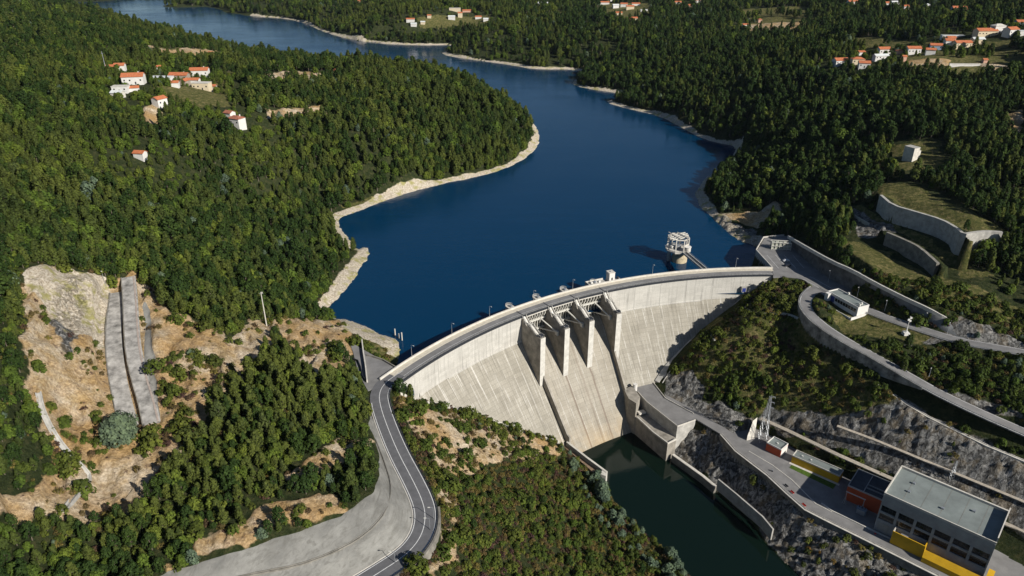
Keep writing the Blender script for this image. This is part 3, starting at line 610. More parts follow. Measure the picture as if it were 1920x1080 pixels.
# piers and the training walls under the outer two
def plate(ang, prof, off0, off1, name, m):
    """a vertical plate in a radial plane; prof (r, z), offsets sideways in metres (+ = to the right seen from downstream)"""
    mb = MB(); dx, dy = toward(ang); sx, sy = -dy, dx
    n = len(prof)
    for o in (off0, off1):
        for r, z in prof: mb.v.append((CX+dx*r-sx*o, CY+dy*r-sy*o, z))
    for k in range(n): j = (k+1) % n; mb.f.append([k, j, n+j, n+k])
    mb.f.append(list(range(n))[::-1]); mb.f.append([n+k for k in range(n)])
    return dpart(mb, name, m)
PIER = [(263.4, -50), (263.4, -.32), (253.65, -.32), (253.6, -1.2), (251.8, -1.4), (250.6, -3.4), (249, -4.2), (247.4, -3.3), (245, -3.9), (242.5, -5.4), (240.6, -6.5), (236.6, -6.5), (236.6, -42), (240, -50)]
M['pier'] = mat('pier_concrete', (.30, .275, .235), .92, spec=.12, var=.28, scale=.25)  # shade of the pier sides is in this darker tone
M['pierlit'] = mat('sunlit_pier_concrete', (.56, .54, .49), .9, spec=.12, var=.15, scale=.4)  # same pier concrete, painted paler for the sunlit downstream ends
for k, a in enumerate(PA):
    pr_ = plate(a, PIER, -PW/2, PW/2, 'pier', M['pier'])
    plate(a, [(236.6, -6.6), (236.45, -6.6), (236.45, -39 if k < 3 else -36), (236.6, -39)], -PW/2-.03, PW/2+.03, 'pier_end_face', M['pierlit'])
    dx, dy = toward(a); sx, sy = -dy, dx
    # stair flights with handrails down the pier top
    st = MB(); tops = [(253.2, -.3), (250.2, -3.0), (246.4, -3.2), (241, -6.2), (237, -6.2)]
    for o in (-1.25, 1.25):
        for (ra, za), (rb, zb_) in zip(tops[:-1], tops[1:]):
            for dz in (.15, 1.05): st.tube((CX+dx*ra-sx*o, CY+dy*ra-sy*o, za+dz), (CX+dx*rb-sx*o, CY+dy*rb-sy*o, zb_+dz), .12, 5)
            st.tube((CX+dx*ra-sx*o, CY+dy*ra-sy*o, za-.6), (CX+dx*ra-sx*o, CY+dy*ra-sy*o, za+1.1), .1, 5)
    for (ra, za), (rb, zb_) in zip(tops[:-1], tops[1:]):
        i = len(st.v)
        for r_, z_ in ((ra, za), (rb, zb_)):
            for o in (-.5, .5): st.v.append((CX+dx*r_-sx*o, CY+dy*r_-sy*o, z_+.1))
        st.f.append([i, i+1, i+3, i+2])
    dpart(st, 'pier_stair', M['steel_w'], fix=False)
    hb = MB(); hb.box(polar(a, 238.4, -5.9), (2.2, 2.6, 1.1), R(a)); dpart(hb, 'hydraulic_unit', M['dark'])
    # rounded nose on the reservoir side with its railing, and the joint across the road
    nose = [(CX+dx*r_-sx*o, CY+dy*r_-sy*o) for r_, o in [(263.6, -2.1), (263.6, 2.1)]+[(267.2+2.1*math.sin(t), 2.1*math.cos(t)) for t in np.linspace(0, math.pi, 13)]]
    no = dpart(MB().prism(nose, -26, .75), 'pier_nose', M['conc_l'])
    rl = MB(); pts = [(p[0], p[1], .75) for p in nose[2:]]
    for p, q in zip(pts[:-1], pts[1:]):
        for h in (.5, 1.05): rl.tube((p[0], p[1], .75+h), (q[0], q[1], .75+h), .06, 4)
        rl.tube(p, (p[0], p[1], 1.8), .06, 4)
    dpart(rl, 'nose_railing', M['steel_w'], fix=False)
    un = MB().box(polar(a, 265.6, 1.35), (2.0, 1.2, .8), R(a)); dpart(un, 'hoist_cabinet', M['steel'])
    dpart(MB().box(polar(a, 258.5, .09), (9.6, .5, .1), R(a)), 'expansion_joint', M['dark'])
HW = 6.2
for a, o0, o1 in ((PA[0], PW/2-1.0, PW/2+.05), (PA[3], -PW/2-.05, -PW/2+1.0)):
    prof = [(rface(z), z+HW) for z in np.linspace(-36, -66, 10)]+[(rface(-66)-2, -60.5), (rface(-66)-2, -85), (240, -85), (236.7, -45)]
    plate(a, prof, o0, o1, 'training_wall', M['pier'])
# radial gates
for a0, a1 in zip(PA[:-1], PA[1:]):
    am = (a0+a1)/2; g0, g1 = a0-HALF-.05, a1+HALF+.05; n = 10
    th = [R(t) for t in np.linspace(-22, 38, n)]; prof = [(243+14.5*math.cos(t), -11+14.5*math.sin(t)) for t in th]
    gate = dpart(arcgrid(g0, g1, prof, .4), 'radial_gate', mat('shaded_gate_skin', (.09, .085, .07), .7, var=.25), smooth=True)  # skin colour darkened to paint the shade inside the openings
    def gpart(mb, name): return mb.build(name, M['steel_w'], gate, fix=False)
    # the sub-parts keep the gate's frame (world metres)
    for k in range(8):
        a = g0+(g1-g0)*(k+.5)/8; mb = MB(); dx, dy = toward(a); sx, sy = -dy, dx
        for (ra, za), (rb, zb_) in zip(prof[:-1], prof[1:]):
            mb.box(((CX+dx*((ra+rb)/2-.5)), (CY+dy*((ra+rb)/2-.5)), (za+zb_)/2), (1.0, .35, abs(zb_-za)*1.15+.1), R(a))
        gpart(mb, 'gate_rib')
    for t in (R(-9), R(20)):
        r_, z_ = 243+13.2*math.cos(t), -11+13.2*math.sin(t); mb = MB()
        A3, B3 = polar(g0, r_, z_), polar(g1, r_, z_); m_ = polar(am, r_, z_); L3 = math.dist(A3, B3)
        mb.box(m_, (1.1, L3, .9), R(am)); gpart(mb, 'gate_girder')
        for a, e in ((g0, -1), (g1, 1)):
            s3 = polar(g0+(g1-g0)*(.24 if e < 0 else .76), r_-.6, z_); e3 = polar(a-e*-.12, 243.2, -11)
            gpart(MB().tube(s3, e3, .42, 6), 'gate_arm')
    for a, e in ((g0, -1), (g1, 1)): gpart(MB().box(polar(a+e*.0-(-.18 if e < 0 else .18)*-1, 242.6, -11.2), (2.2, 1.2, 2.6), R(a)), 'trunnion_bracket')
# crest: kerbed walkway, footpath, parapet and railing
dpart(arcgrid(147.6, 89.0, [(263.2, -.31), (263.2, .16), (260.2, .16), (260.2, -.31)]), 'upstream_walkway', mat('beige_walkway', (.55, .50, .40), .9, var=.12, scale=.6))
dpart(arcgrid(149, 89.0, [(263.9, -.6), (263.9, 1.15), (263.2, 1.15), (263.2, -.3)]), 'upstream_parapet', M['conc_l'], uvf=arcuv)
dpart(arcgrid(147.6, 89.4, [(255.3, -.31), (255.3, .14), (253.95, .14), (253.95, -.31)]), 'downstream_footpath', M['conc'])
dpart(arcgrid(148, 89.4, [(253.95, -.35), (253.95, .35), (253.55, .35), (253.55, -.9)]), 'edge_shade_strip', M['dark'], uvf=arcuv)  # dark strip painting the shade gap below the railing
rl = MB(); st = 1.2
for k in range(int((148-89.5)/.5)+1):
    a = 148-.5*k; p = polar(a, 253.75, .3); rl.tube(p, (p[0], p[1], 1.35), .05, 4)
    if a > 89.9:
        for h in (.75, 1.3): rl.tube((p[0], p[1], h), polar(a-.5, 253.75, h), .045, 4)
dpart(rl, 'handrail', M['dark'], fix=False)
# thin ledge at the change of slope
dpart(arcgrid(140.5, PA[0]+HALF, [(RD-.0, ZB+.05), (RD-.55, ZB-.15), (RD-.5, ZB-.7)]), 'ledge', M['band'], uvf=arcuv)
dpart(arcgrid(PA[3]-HALF, 99.5, [(RD-.0, ZB+.05), (RD-.55, ZB-.15), (RD-.5, ZB-.7)]), 'ledge', M['band'], uvf=arcuv)
# gallery doors along the foot of the dam, each a little porch with a blue door
for px, py, lab in ((754,739,'blue gallery door'),(788,745,'blue gallery door'),(961,799,'dark gallery porch'),(1395,545,'blue gallery door'),(1432,529,'blue gallery door')):
    x, y, z = Uface(px, py) if py > 600 and px != 754 and px != 788 else U(px, py, -9 if px < 1000 else (-9.5 if px == 1395 else -6))
    a = math.degrees(math.atan2(y-CY, x-CX)); r_ = rface(z) if z < ZB else RD
    p = polar(a, r_-1.0, z+.6); mb = MB().box(p, (2.4, 3.0, 3.2), R(a)); po = dpart(mb, 'gallery_porch', M['conc'])
    q = polar(a, r_-2.25, z+.4); MB().box(q, (.1, 2.2, 2.6), R(a)).build('gallery_door', M['blue'] if 'blue' in lab else M['dark'], po)
# abutment steps hugging the right side of the face (stepped concrete blocks in the groin)
gro = [Uface(*p) for p in [(1228,716),(1245,690),(1268,665),(1290,643),(1315,622),(1340,602),(1365,582),(1388,562)]]
mb = MB()
mb.sweep([(p[0]+2.2, p[1]-2.2, p[2]) for p in gro], [(-3.2, -3), (-3.2, 1.2), (1.6, .9), (1.6, -4)]); dpart(mb, 'groin_slab', M['conc'])
mb = MB(); mb.sweep([(p[0]+3.6, p[1]-3.6, p[2]) for p in gro], [(0, -1), (0, 2.0), (.5, 2.0), (.5, -4)]); dpart(mb, 'groin_kerb', M['conc_l'])
gl = [Uface(*p) for p in [(745,733),(790,750),(860,767),(930,791),(1000,814),(1046,828)]]
mb = MB(); mb.sweep([(p[0]+.6, p[1]-1.2, p[2]) for p in gl], [(-1.2, -3), (-1.2, .9), (1.0, .7), (1.0, -4)]); dpart(mb, 'groin_slab', M['conc_l'])
# ---------------------------------------------------------------- ROADS (sheets laid in the cuttings)
def road(name, line, hw, m, th=.5): return tag(MB().sweep(line, [(-hw, 0), (hw, 0), (hw, -th), (-hw, -th)]).build(name, m), kind='structure')
crest_line = [polar(a, 257.75, .012) for a in np.linspace(147, 89.4, 116)]
road('crest_road', crest_line, 2.45, M['asph_l'], .28)
road('road', ROAD_L[5:], 4.5, M['asph']); road('road', [(p[0], p[1], p[2]+.003) for p in ROAD_U], 3.9, M['asph_l']); road('road', [(p[0], p[1], p[2]+.006) for p in ROAD_D], 3.6, M['asph_l'])
sl = MB()
for P_, z in ((CREST_L, -.0), (CREST_R, -.0)):
    mb = MB(); mb.prism([p[:2] for p in P_], -.5, -.02); tag(mb.build('paved_apron', M['asph_l']), kind='structure')
def marking(line, o, wd, m='paint', dz=.02, i0=0, i1=None): return tag(MB().strip(line[i0:i1], o-wd/2, o+wd/2, dz).build('road_marking', M[m]), kind='structure')
marking(ROAD_L, 0.2, .26, i0=8); marking(ROAD_L, -3.7, .26, i0=14); marking(ROAD_L, 3.9, .26, i0=20); marking(crest_line, 1.55, .2)
marking(ROAD_U, 3.3, .2, i0=6); marking(ROAD_U, -3.3, .2, i0=6); marking(ROAD_D, 3.1, .2, i0=8); marking(ROAD_D, -3.1, .2, i0=8)
tag(MB().prism([p[:2] for p in PLAT], -53.6, -53.0).build('powerhouse_yard', M['asph_l']), kind='structure')
road('access_road', [(p[0], p[1], p[2]+.008) for p in ROAD_P], 3.1, M['asph_l'], .8)
for nm, ln, hw in (('bench_path', BENCH1, 1.3), ('bench_path', BENCH2, .9)): road(nm, ln, hw, mat('gravel_path', (.42, .37, .30), .95, var=.2, scale=.8))
# concrete gutter, ramp lanes
tag(MB().sweep(GUTTER, [(-.9, .15), (-.6, .15), (-.5, -.2), (.5, -.2), (.6, .15), (.9, .15), (.9, -.6), (-.9, -.6)]).build('drainage_channel', M['conc_l']), 'long pale concrete gutter snaking down the right bank between scrub and rock', 'gutter')
# ---------------------------------------------------------------- retaining walls, kerbs, guard rails
def wallthing(name, line, o, th, z0, z1, m, label, cat='wall', cap=None):
    mb = MB().wallsweep(line, o, th, z0, z1)
    if cap is None: return tag(mb.build(name, m), label, cat)
    e = empty(name, line[len(line)//2], label, cat); L0 = e.location.copy()
    for b_, n2, mm in ((mb, 'wall_panel', m), (MB().wallsweep(line, o-.12, th+.24, z1, z1+.25), 'coping', cap)):
        x = b_.build(n2, mm, e); x.matrix_parent_inverse = Matrix.Translation(-L0)
    return e
lo = [i for i, p in enumerate(ROAD_D)]
wl = ROAD_D[3:KD+3]
def taper(line, o, th, z1, f):
    mb = MB(); n = len(line)
    for k in range(n):
        a = line[max(0, k-1)]; b = line[min(n-1, k+1)]; dx, dy = b[0]-a[0], b[1]-a[1]; l = math.hypot(dx, dy)+1e-9; rx, ry = dy/l, -dx/l
        for oo, dz in ((o, f(k/(n-1))), (o, z1), (o+th, z1), (o+th, f(k/(n-1)))): mb.v.append((line[k][0]+rx*oo, line[k][1]+ry*oo, line[k][2]+dz))
        if k: 
            for j in range(4): jj = (j+1) % 4; mb.f.append([(k-1)*4+j, (k-1)*4+jj, k*4+jj, k*4+j])
    mb.f.append([0, 1, 2, 3]); mb.f.append([4*(n-1)+j for j in (3, 2, 1, 0)]); return mb
M['wallshade'] = mat('shaded_wall_concrete', (.25, .245, .225), .92, spec=.1, var=.5, scale=.22)  # wall's shade and partly lit streaks put into a dark, mottled colour
tag(taper(wl, 3.6, .5, .55, lambda t: -12*math.sin(math.pi*min(1, .14+t*.86))-.8).build('loop_retaining_wall', M['wallshade']), 'tall curved grey retaining wall carrying the looping road beside the control building', 'retaining wall')
rr_l = [p for p in ROAD_L if U(0, 0, 0) and True][14:]
tag(taper(ROAD_L[40:], -5.6, .8, .35, lambda t: -5*math.sin(math.pi*min(1, max(.02, t*.95)))-.8).build('bend_retaining_wall', M['conc_d']), 'low retaining wall under the outer edge of the bend in the near left road', 'retaining wall')
def guard(line, o, label, step=3, name='guard_rail', m=None, h=.75):
    m = m or M['steel']; e = empty(name, line[len(line)//2], label, 'guard rail'); L0 = e.location.copy()
    a = MB().wallsweep(line, o, .12, h-.32, h).build('rail', m, e); a.matrix_parent_inverse = Matrix.Translation(-L0)
    ps = MB(); acc = 0; n = 0
    for k in range(1, len(line)):
        acc += math.dist(line[k][:2], line[k-1][:2])
        if acc > step:
            acc = 0; q = line[k]; p0 = line[k-1]; dx, dy = q[0]-p0[0], q[1]-p0[1]; l = math.hypot(dx, dy)+1e-9
            if n == 0: pm = MB().box((0, 0, h/2-.15), (.14, .14, h+.3)).build('post', m, e); po = pm
            else: po = pm.copy(); link(po, e)
            po.location = (q[0]+dy/l*(o+.2)-L0.x, q[1]-dx/l*(o+.2)-L0.y, q[2]-L0.z); po.rotation_euler.z = math.atan2(dy, dx); n += 1
    return e
i_b = 16
guard(ROAD_L[i_b:], -4.75, 'thin dark guard rail along the outer edge of the near left road', m=M['dark'])
guard(ROAD_D[4:], 3.3, 'pale guard rail on top of the looping retaining wall', m=M['steel'])
guard(ROAD_U[10:], 4.0, 'pale steel guard rail along the inner edge of the upper right road')
guard([p for p in PLAT[:10]], -.3, 'thin railing along the river edge of the powerhouse yard', m=M['conc_l'], h=1.1)
# kerb channel and ditch lines in the shotcrete beside the left road
tag(MB().wallsweep(ROAD_L[22:], 4.55, .35, -.3, .2).build('kerb', M['conc_l']), 'pale kerb along the inner edge of the near left road', 'kerb')
DITCH = [(703,825),(713,850),(722,875),(731,905),(731,930),(722,960),(702,988),(670,1012),(620,1040),(560,1062),(490,1076),(430,1088)]
dl = chaikin([(p[0], p[1], p[2]) for p in UGL(DITCH)], 1)
tag(MB().sweep(dl, [(-.5, .3), (-.22, .3), (-.2, .05), (.2, .05), (.22, .3), (.5, .3), (.5, -.9), (-.5, -.9)]).build('drainage_ditch', M['conc_d']), 'narrow dark drainage ditch curving across the pale shotcrete slope above the near left road', 'ditch')
GUT2 = [(74,742),(78,765),(90,795),(110,830),(135,860),(160,885),(168,897),(160,915),(140,935),(120,962)]
dl = chaikin([(p[0], p[1], p[2]+.55) for p in UGL(GUT2)], 1)
tag(MB().sweep(dl, [(-1.0, .35), (-.6, .35), (-.5, .0), (.5, .0), (.6, .35), (1.0, .35), (1.0, -1.2), (-1.0, -1.2)]).build('drainage_ditch', M['conc']), 'grey concrete gutter winding down the sandy slope at the far left', 'ditch')
# ramp: two lanes with a step between them
M['ramp'] = mat('ramp_concrete', (.36, .345, .32), .92, spec=.1, var=.42, scale=.22)
rp = empty('concrete_ramp', RAMP_R[len(RAMP_R)//2], 'two-lane grey concrete ramp climbing the sandy slope on the left', 'ramp'); L0 = rp.location.copy()
for nm, mb, m in (('raised_lane', MB().sweep(RAMP_R, [(-3.2, 0), (3.2, 0), (3.2, -3.5), (-3.2, -3.5)]), M['ramp']), ('lower_lane', MB().sweep(RAMP_L, [(-3.3, -.9), (3.3, -.9), (3.3, -3), (-3.3, -3)]), M['ramp']),
                  ('kerb_wall', MB().wallsweep(RAMP_R, 3.21, .35, -3.4, .5), M['conc_d']), ('outer_wall', MB().wallsweep(RAMP_L, 3.35, .3, -3, -.3), M['conc_d']), ('side_beam', MB().wallsweep(RAMP_R, -2.6, .7, -.5, .18), mat('reddish_concrete', (.36, .30, .26), var=.2))):
    x = mb.build(nm, m, rp); x.matrix_parent_inverse = Matrix.Translation(-L0)
# upper terrace retaining walls
tag(MB().wallsweep(chaikin(WALL_TW, 1), -1.6, 1.9, -14, .3).build('terrace_retaining_wall', M['conc']), 'tall smooth pale grey retaining wall on the grassy terraces at right', 'retaining wall')
tag(MB().wallsweep(chaikin(WALL_T2W, 1), -1.6, 1.9, -11, .3).build('terrace_retaining_wall', M['conc_d']), 'lower weathered retaining wall below the tall pale one on the terraces', 'retaining wall')
KT = chaikin(UL([(1478,443,5),(1510,462,10),(1558,489,13),(1600,507,13),(1640,530,13),(1700,560,11.5),(1740,578,10.5),(1775,597,7.5),(1800,612,4)]), 1)
KB = chaikin(UL([(1484,446,-.3),(1522,478,-.3),(1561,512,-.3),(1603,543,-.3),(1640,566,-.2),(1705,600,.2),(1752,618,.5),(1785,630,.7),(1812,638,1)]), 1)
mb = MB(); nk = len(KT); M['shot'] = mat('shaded_sprayed_concrete', (.17, .175, .175), .95, spec=.05, var=.3, scale=.3)  # slope's shade is put into this darker concrete colour
for j in range(9):
    t = j/8
    for a, b in zip(KB, KT): w_ = fbm(np.array(a[0]*3+j*2.), np.array(a[1]*3.), 9, 2, 5)*1.2*math.sin(math.pi*t); mb.v.append((a[0]+(b[0]-a[0])*t+w_, a[1]+(b[1]-a[1])*t+w_, a[2]+(b[2]-a[2])*t))
for a, b in zip(KB, KT): mb.v.append((b[0]+1.5, b[1]+1.2, b[2]))
for a, b in zip(KB, KT): mb.v.append((b[0]+1.6, b[1]+1.3, a[2]-3))
for j in range(10):
    for k in range(nk-1): mb.f.append([j*nk+k, j*nk+k+1, (j+1)*nk+k+1, (j+1)*nk+k])
tag(mb.build('shotcrete_slope', M['shot'], smooth=True, fix=False), 'long shaded sprayed-concrete slope rising from the upper right road and apron', 'slope')
tag(MB().wallsweep(KT, -.2, .7, -1.5, .6).build('slope_coping', M['conc_l']), 'pale coping wall along the top of the shaded slope above the upper right road', 'wall')
tag(MB().wallsweep([(p[0], p[1], p[2]) for p in UGL([(1591,385),(1596,400),(1606,411),(1630,421)])], 0, .6, -2, .9).build('stone_kerb_wall', M['conc_l']), 'short curved pale wall at the left edge of the grassy terrace', 'wall')
# ---------------------------------------------------------------- buildings and yard things
def W(mb, name, m, parent, **k):
    """a part modelled in world metres"""
    o = mb.build(name, m, parent, **k); q = parent; off = Vector((0, 0, 0))
    off = Vector(parent.location) if parent.parent is None else Vector((0, 0, 0))
    if parent.parent is None and parent.type == 'EMPTY': o.matrix_parent_inverse = Matrix.Translation(-off)
    return o
class Frame:
    """local frame on a front wall: s along, t back from the front, z up (world)"""
    def __init__(f, p0, p1, z):
        f.o = Vector((p0[0], p0[1])); d = Vector((p1[0]-p0[0], p1[1]-p0[1])); f.L = d.length; f.d = d.normalized(); f.n = Vector((-f.d.y, f.d.x)); f.z = z; f.rz = math.atan2(f.d.y, f.d.x)
    def P(f, s, t, z): v = f.o+f.d*s+f.n*t; return (v.x, v.y, f.z+z)
    def box(f, mb, s0, s1, t0, t1, z0, z1): return mb.box(f.P((s0+s1)/2, (t0+t1)/2, (z0+z1)/2), (abs(s1-s0), abs(t1-t0), abs(z1-z0)), f.rz)
def flatroof(e, F, L, D, h, wallm, roofm=None, par=.55, pm=None, low=.6):
    roofm = roofm or M['roofgrey']; pm = pm or M['conc_l']
    W(F.box(MB(), 0, L, 0, D, -low, h-.35), 'wall', wallm, e)
    W(F.box(MB(), .28, L-.28, .28, D-.28, h-.349, h-.2), 'roof', roofm, e)
    mb = MB()
    for s0, s1, t0, t1 in ((-.04, L+.04, -.04, .28), (-.04, L+.04, D-.28, D+.04), (-.04, .28, .28, D-.28), (L-.28, L+.04, .28, D-.28)): F.box(mb, s0, s1, t0, t1, h-.348, h+par)
    return W(mb, 'parapet', pm, e)
def lenof(a, b): return math.dist(a[:2], b[:2])
# orange block
p0, p1 = U(1435,844,-53), U(1462,858,-53); F = Frame(p0, p1, -53); D = lenof(U(1437.5,829,-48), U(1449,817,-48))
e = empty('service_building', p0, 'small orange block with a flat grey roof, leftmost of the coloured powerhouse buildings', 'building')
flatroof(e, F, F.L, D, 4.9, M['orange'], pm=M['white'], par=.4); W(F.box(MB(), F.L+.045, F.L+.1, .3, D-.3, .0, 4.4), 'end_wall', M['white'], e)
W(MB().box(F.P(F.L*.5, D*.5, 5.0), (.7, .7, .6), F.rz), 'roof_vent', M['white'], e)
# yellow block
p0, p1 = U(1483,867,-53), U(1571,906,-53); F = Frame(p0, p1, -53); D = lenof(U(1486,853,-48.8), U(1495,843,-48.8)); FY = F; DY = D
e = empty('service_building', p0, 'long low mustard yellow block with a flat grey roof beside the small lawn', 'building')
flatroof(e, F, F.L, D, 4.4, M['yellow'], pm=M['conc_l'], par=.35)
for s in (.17, .36): W(MB().box(F.P(F.L*s, D*.5, 4.5), (.7, .7, .6), F.rz), 'roof_vent', M['white'], e)
W(F.box(MB(), -.5, F.L+1, -1.6, -.1, -.3, .1), 'step', M['conc_l'], e)
# lawn in front
lw_ = UL([(1480,877),(1486,870),(1571,905),(1562,917)], -53)
tag(MB().prism([p[:2] for p in lw_], -53.2, -52.93).build('lawn', M['lawn']), kind='structure')
# red block
p0, p1 = U(1583,936,-53), U(1650,966,-53); F = Frame(p0, p1, -53); FR = F; D = 15.5; hR = 8.6
e = empty('service_building', p0, 'dark orange-red block tucked against the left end of the big powerhouse', 'building')
flatroof(e, F, F.L, D, hR, M['orange'], mat('dark_roof', (.06, .07, .085), .8, var=.2, scale=.3), pm=M['steel'], par=.4)
W(F.box(MB(), F.L*.42, F.L*.42+.3, .3, D-.3, hR-.2, hR+.45), 'roof_divider', M['steel'], e); W(F.box(MB(), F.L*.45, F.L-.3, D*.42, D*.42+.3, hR-.2, hR+.42), 'roof_divider', M['steel'], e); W(F.box(MB(), F.L*.45, F.L-.3, D*.25, D*.25+.3, hR-.2, hR+.42), 'roof_divider', M['steel'], e)
# powerhouse
A3, B3, C3, D3 = U(1688,872.6,-31.6), U(1658,924,-31.6), U(1868.8,1018.9,-31.6), U(1888,958.8,-31.6)
F = Frame(B3, C3, -53); L, D, h = F.L, lenof(A3, B3), 21.4; FP = F; LP_, DP_ = L, D
e = empty('powerhouse', F.P(0, 0, 0), 'large grey concrete powerhouse with a flat roof, two rows of dark windows and yellow base', 'powerhouse')
M['phwall'] = mat('powerhouse_concrete', (.34, .345, .34), .85, spec=.15, var=.16, scale=.25)
# front wall is built as frame members so the window bays are real recesses
mb = MB(); F.box(mb, 0, L, .6, D, -.6, h-.9); W(mb, 'wall', M['phwall'], e)
mb = MB(); F.box(mb, 0, L, 0, .6, 14.6, h-.9); F.box(mb, 0, L, 0, .6, -.6, 6.6)
W(mb, 'front_wall', M['phwall'], e)
nb = 6; bw = L/nb
for k in range(nb+1): W(F.box(MB(), max(0, k*bw-.55), min(L, k*bw+.55), -.25, .599, -.5, 14.599 if k not in (0, 6) else h-.9), 'pilaster', M['phwall'], e)
W(F.box(MB(), 0, L, .02, .6, 10.1, 11.2), 'spandrel', M['phwall'], e)
for k in range(nb):
    for z0, z1 in ((6.6, 10.1), (11.2, 14.6)):
        f = W(F.box(MB(), k*bw+.56, (k+1)*bw-.56, .42, .55, z0+.02, z1-.02), 'window', M['glass'], e)
        g = MB()
        for q in range(1, 4): F.box(g, k*bw+.56+(bw-1.12)*q/4-.05, k*bw+.56+(bw-1.12)*q/4+.05, .36, .44, z0+.02, z1-.02)
        F.box(g, k*bw+.56, (k+1)*bw-.56, .35, .43, (z0+z1)/2-.05, (z0+z1)/2+.05); g.build('window_bars', M['dark'], f)
W(F.box(MB(), .4, L-.4, .4, D-.4, h-.899, h-.55), 'roof', M['roofgrey'], e)
mb = MB()
for s0, s1, t0, t1, hh in ((0, L, -.05, .4, .25), (0, L, D-.9, D, .55), (-.05, .4, .4, D-.9, .4), (L-.4, L+.05, .4, D-.9, 2.6)): F.box(mb, s0, s1, t0, t1, h-.898, h+hh)
W(mb, 'parapet', M['conc_l'], e)
for s_, t_ in ((L*.18, D*.35), (L*.18, D*.65), (L*.5, D*.3), (L*.74, D*.6)): W(MB().box(F.P(s_, t_, h-.15), (1.1, 1.1, .8), F.rz), 'roof_vent', M['steel'], e)
for q in range(1, 6): W(F.box(MB(), L*q/6-.06, L*q/6+.06, .42, D-.95, h-.549, h-.5), 'roof_seam', M['conc_d'], e)
W(F.box(MB(), 0, L, D+.01, D+1.6, -.5, h-1.6), 'rear_gutter', M['phwall'], e)
W(F.box(MB(), 1.2, 5.8, -.2, -.02, 0, 5.2), 'door', mat('grey_shutter', (.30, .30, .28), .6, var=.1), e)
# yellow annexes at its foot
s0, s1 = bw*1.12, bw*2.95
W(F.box(MB(), s0, s1, -4.2, -3.8, -.5, 7.0), 'annex_wall', M['yellow'], e); W(F.box(MB(), s0, s0+.4, -3.799, -.26, -.5, 7.0), 'annex_wall', M['conc_l'], e); W(F.box(MB(), s1-.4, s1, -3.799, -.26, -.5, 6.9), 'annex_wall', M['yellow'], e)
W(F.box(MB(), s0+.4, s1-.4, -3.799, -.26, 3.5, 4.2), 'annex_roof', M['conc'], e)
W(F.box(MB(), s0+3, s0+6, -3, -1.2, 4.2, 5.6), 'ventilation_unit', M['steel'], e)
mb = MB(); q = [F.P(bw*2.97, -6.4, 0), F.P(L+3.2, -6.4, 0), F.P(L+3.2, -6.4, 2.6), F.P(bw*2.97, -6.4, 2.6)]
r = [F.P(bw*2.97, -3.9, 0), F.P(L+3.2, -3.9, 0), F.P(L+.9, -3.9, 5.2), F.P(bw*2.97, -3.9, 5.2)]
i = len(mb.v); mb.v += q+r
mb.f += [[i, i+1, i+2, i+3], [i+4, i+7, i+6, i+5], [i+3, i+2, i+6, i+7], [i, i+3, i+7, i+4], [i+1, i+5, i+6, i+2]]; W(mb, 'sun_catching_plinth', M['yellow'], e)  # slant made up so the yellow base catches the sun
W(F.box(MB(), bw*2.97, L+.8, -3.89, -.26, 1.2, 2.0), 'terrace', mat('brown_deck', (.20, .15, .09), .9, var=.3, scale=.4), e)
W(F.box(MB(), L+.9, L+3.2, -3.9, 3.2, -.3, 5.2), 'end_plinth', M['yellow'], e)
# yard kerbs and planting strip lines
yk = UL([(1404,846),(1448,872),(1485,900),(1530,945),(1560,960)], -53)
tag(MB().sweep([(p[0], p[1], -53) for p in yk], [(-.2, .16), (.2, .16), (.2, -.1), (-.2, -.1)]).build('yard_kerb', M['conc_l']), 'pale kerb line crossing the powerhouse yard below the orange block', 'kerb')
yk = UL([(1540,944),(1560,958),(1600,977),(1640,997),(1690,1020)], -53)
tag(MB().sweep([(p[0], p[1], -53) for p in yk], [(-.35, .35), (.35, .35), (.35, -.1), (-.35, -.1)]).build('low_yard_wall', M['conc_l']), 'low pale wall edging the shaded strip in front of the red block', 'wall')
# yard wall down to the river bank
def plat_wall():
    ln = [(p[0], p[1], -53) for p in PLAT[:10]]
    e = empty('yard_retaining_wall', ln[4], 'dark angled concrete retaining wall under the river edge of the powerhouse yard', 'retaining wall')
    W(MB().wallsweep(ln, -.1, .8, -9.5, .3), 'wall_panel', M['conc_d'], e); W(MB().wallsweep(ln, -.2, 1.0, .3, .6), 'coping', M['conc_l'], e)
    lo = [(p[0], p[1], -60.0) for p in UL([(1475,950),(1530,990),(1640,1045),(1760,1105)], -60)]
    W(MB().wallsweep(lo, 0, .5, -3, .5), 'footing_beam', M['conc'], e)
plat_wall()
# benches / planters on the yard edge
for k, (px, py, m, lab) in enumerate(((1448,884,'dark','dark litter bin near the upper bend of the yard edge'),(1474,912,'dark','grey bench with dark seat by the yard railing'),(1485,924,'red','red bench on the yard edge, upper of the two red ones'),(1507,948,'red','red bench nearest the corner of the yard edge'),(1641,1001,'red','small red drum beside the yellow annex'))):
    p = U(px, py, -53); e = empty('bench' if 'bench' in lab else 'drum', p, lab, 'bench' if 'bench' in lab else 'bin')
    if 'bench' in lab:
        for o in (-.8, .8): MB().box((o, 0, .22), (.12, .5, .44)).build('leg', M['conc'], e)
        MB().box((0, 0, .48), (2.2, .6, .1)).build('seat', M[m], e); MB().box((0, .32, .75), (2.2, .08, .4)).build('backrest', M[m], e); e.rotation_euler.z = math.atan2(PLAT[5][1]-PLAT[4][1], PLAT[5][0]-PLAT[4][0])
    else:
        MB().tube((0, 0, 0), (0, 0, .95), .4, 12).build('body', M[m], e); MB().tube((0, 0, .95), (0, 0, 1.05), .43, 12).build('lid', M['steel'], e)
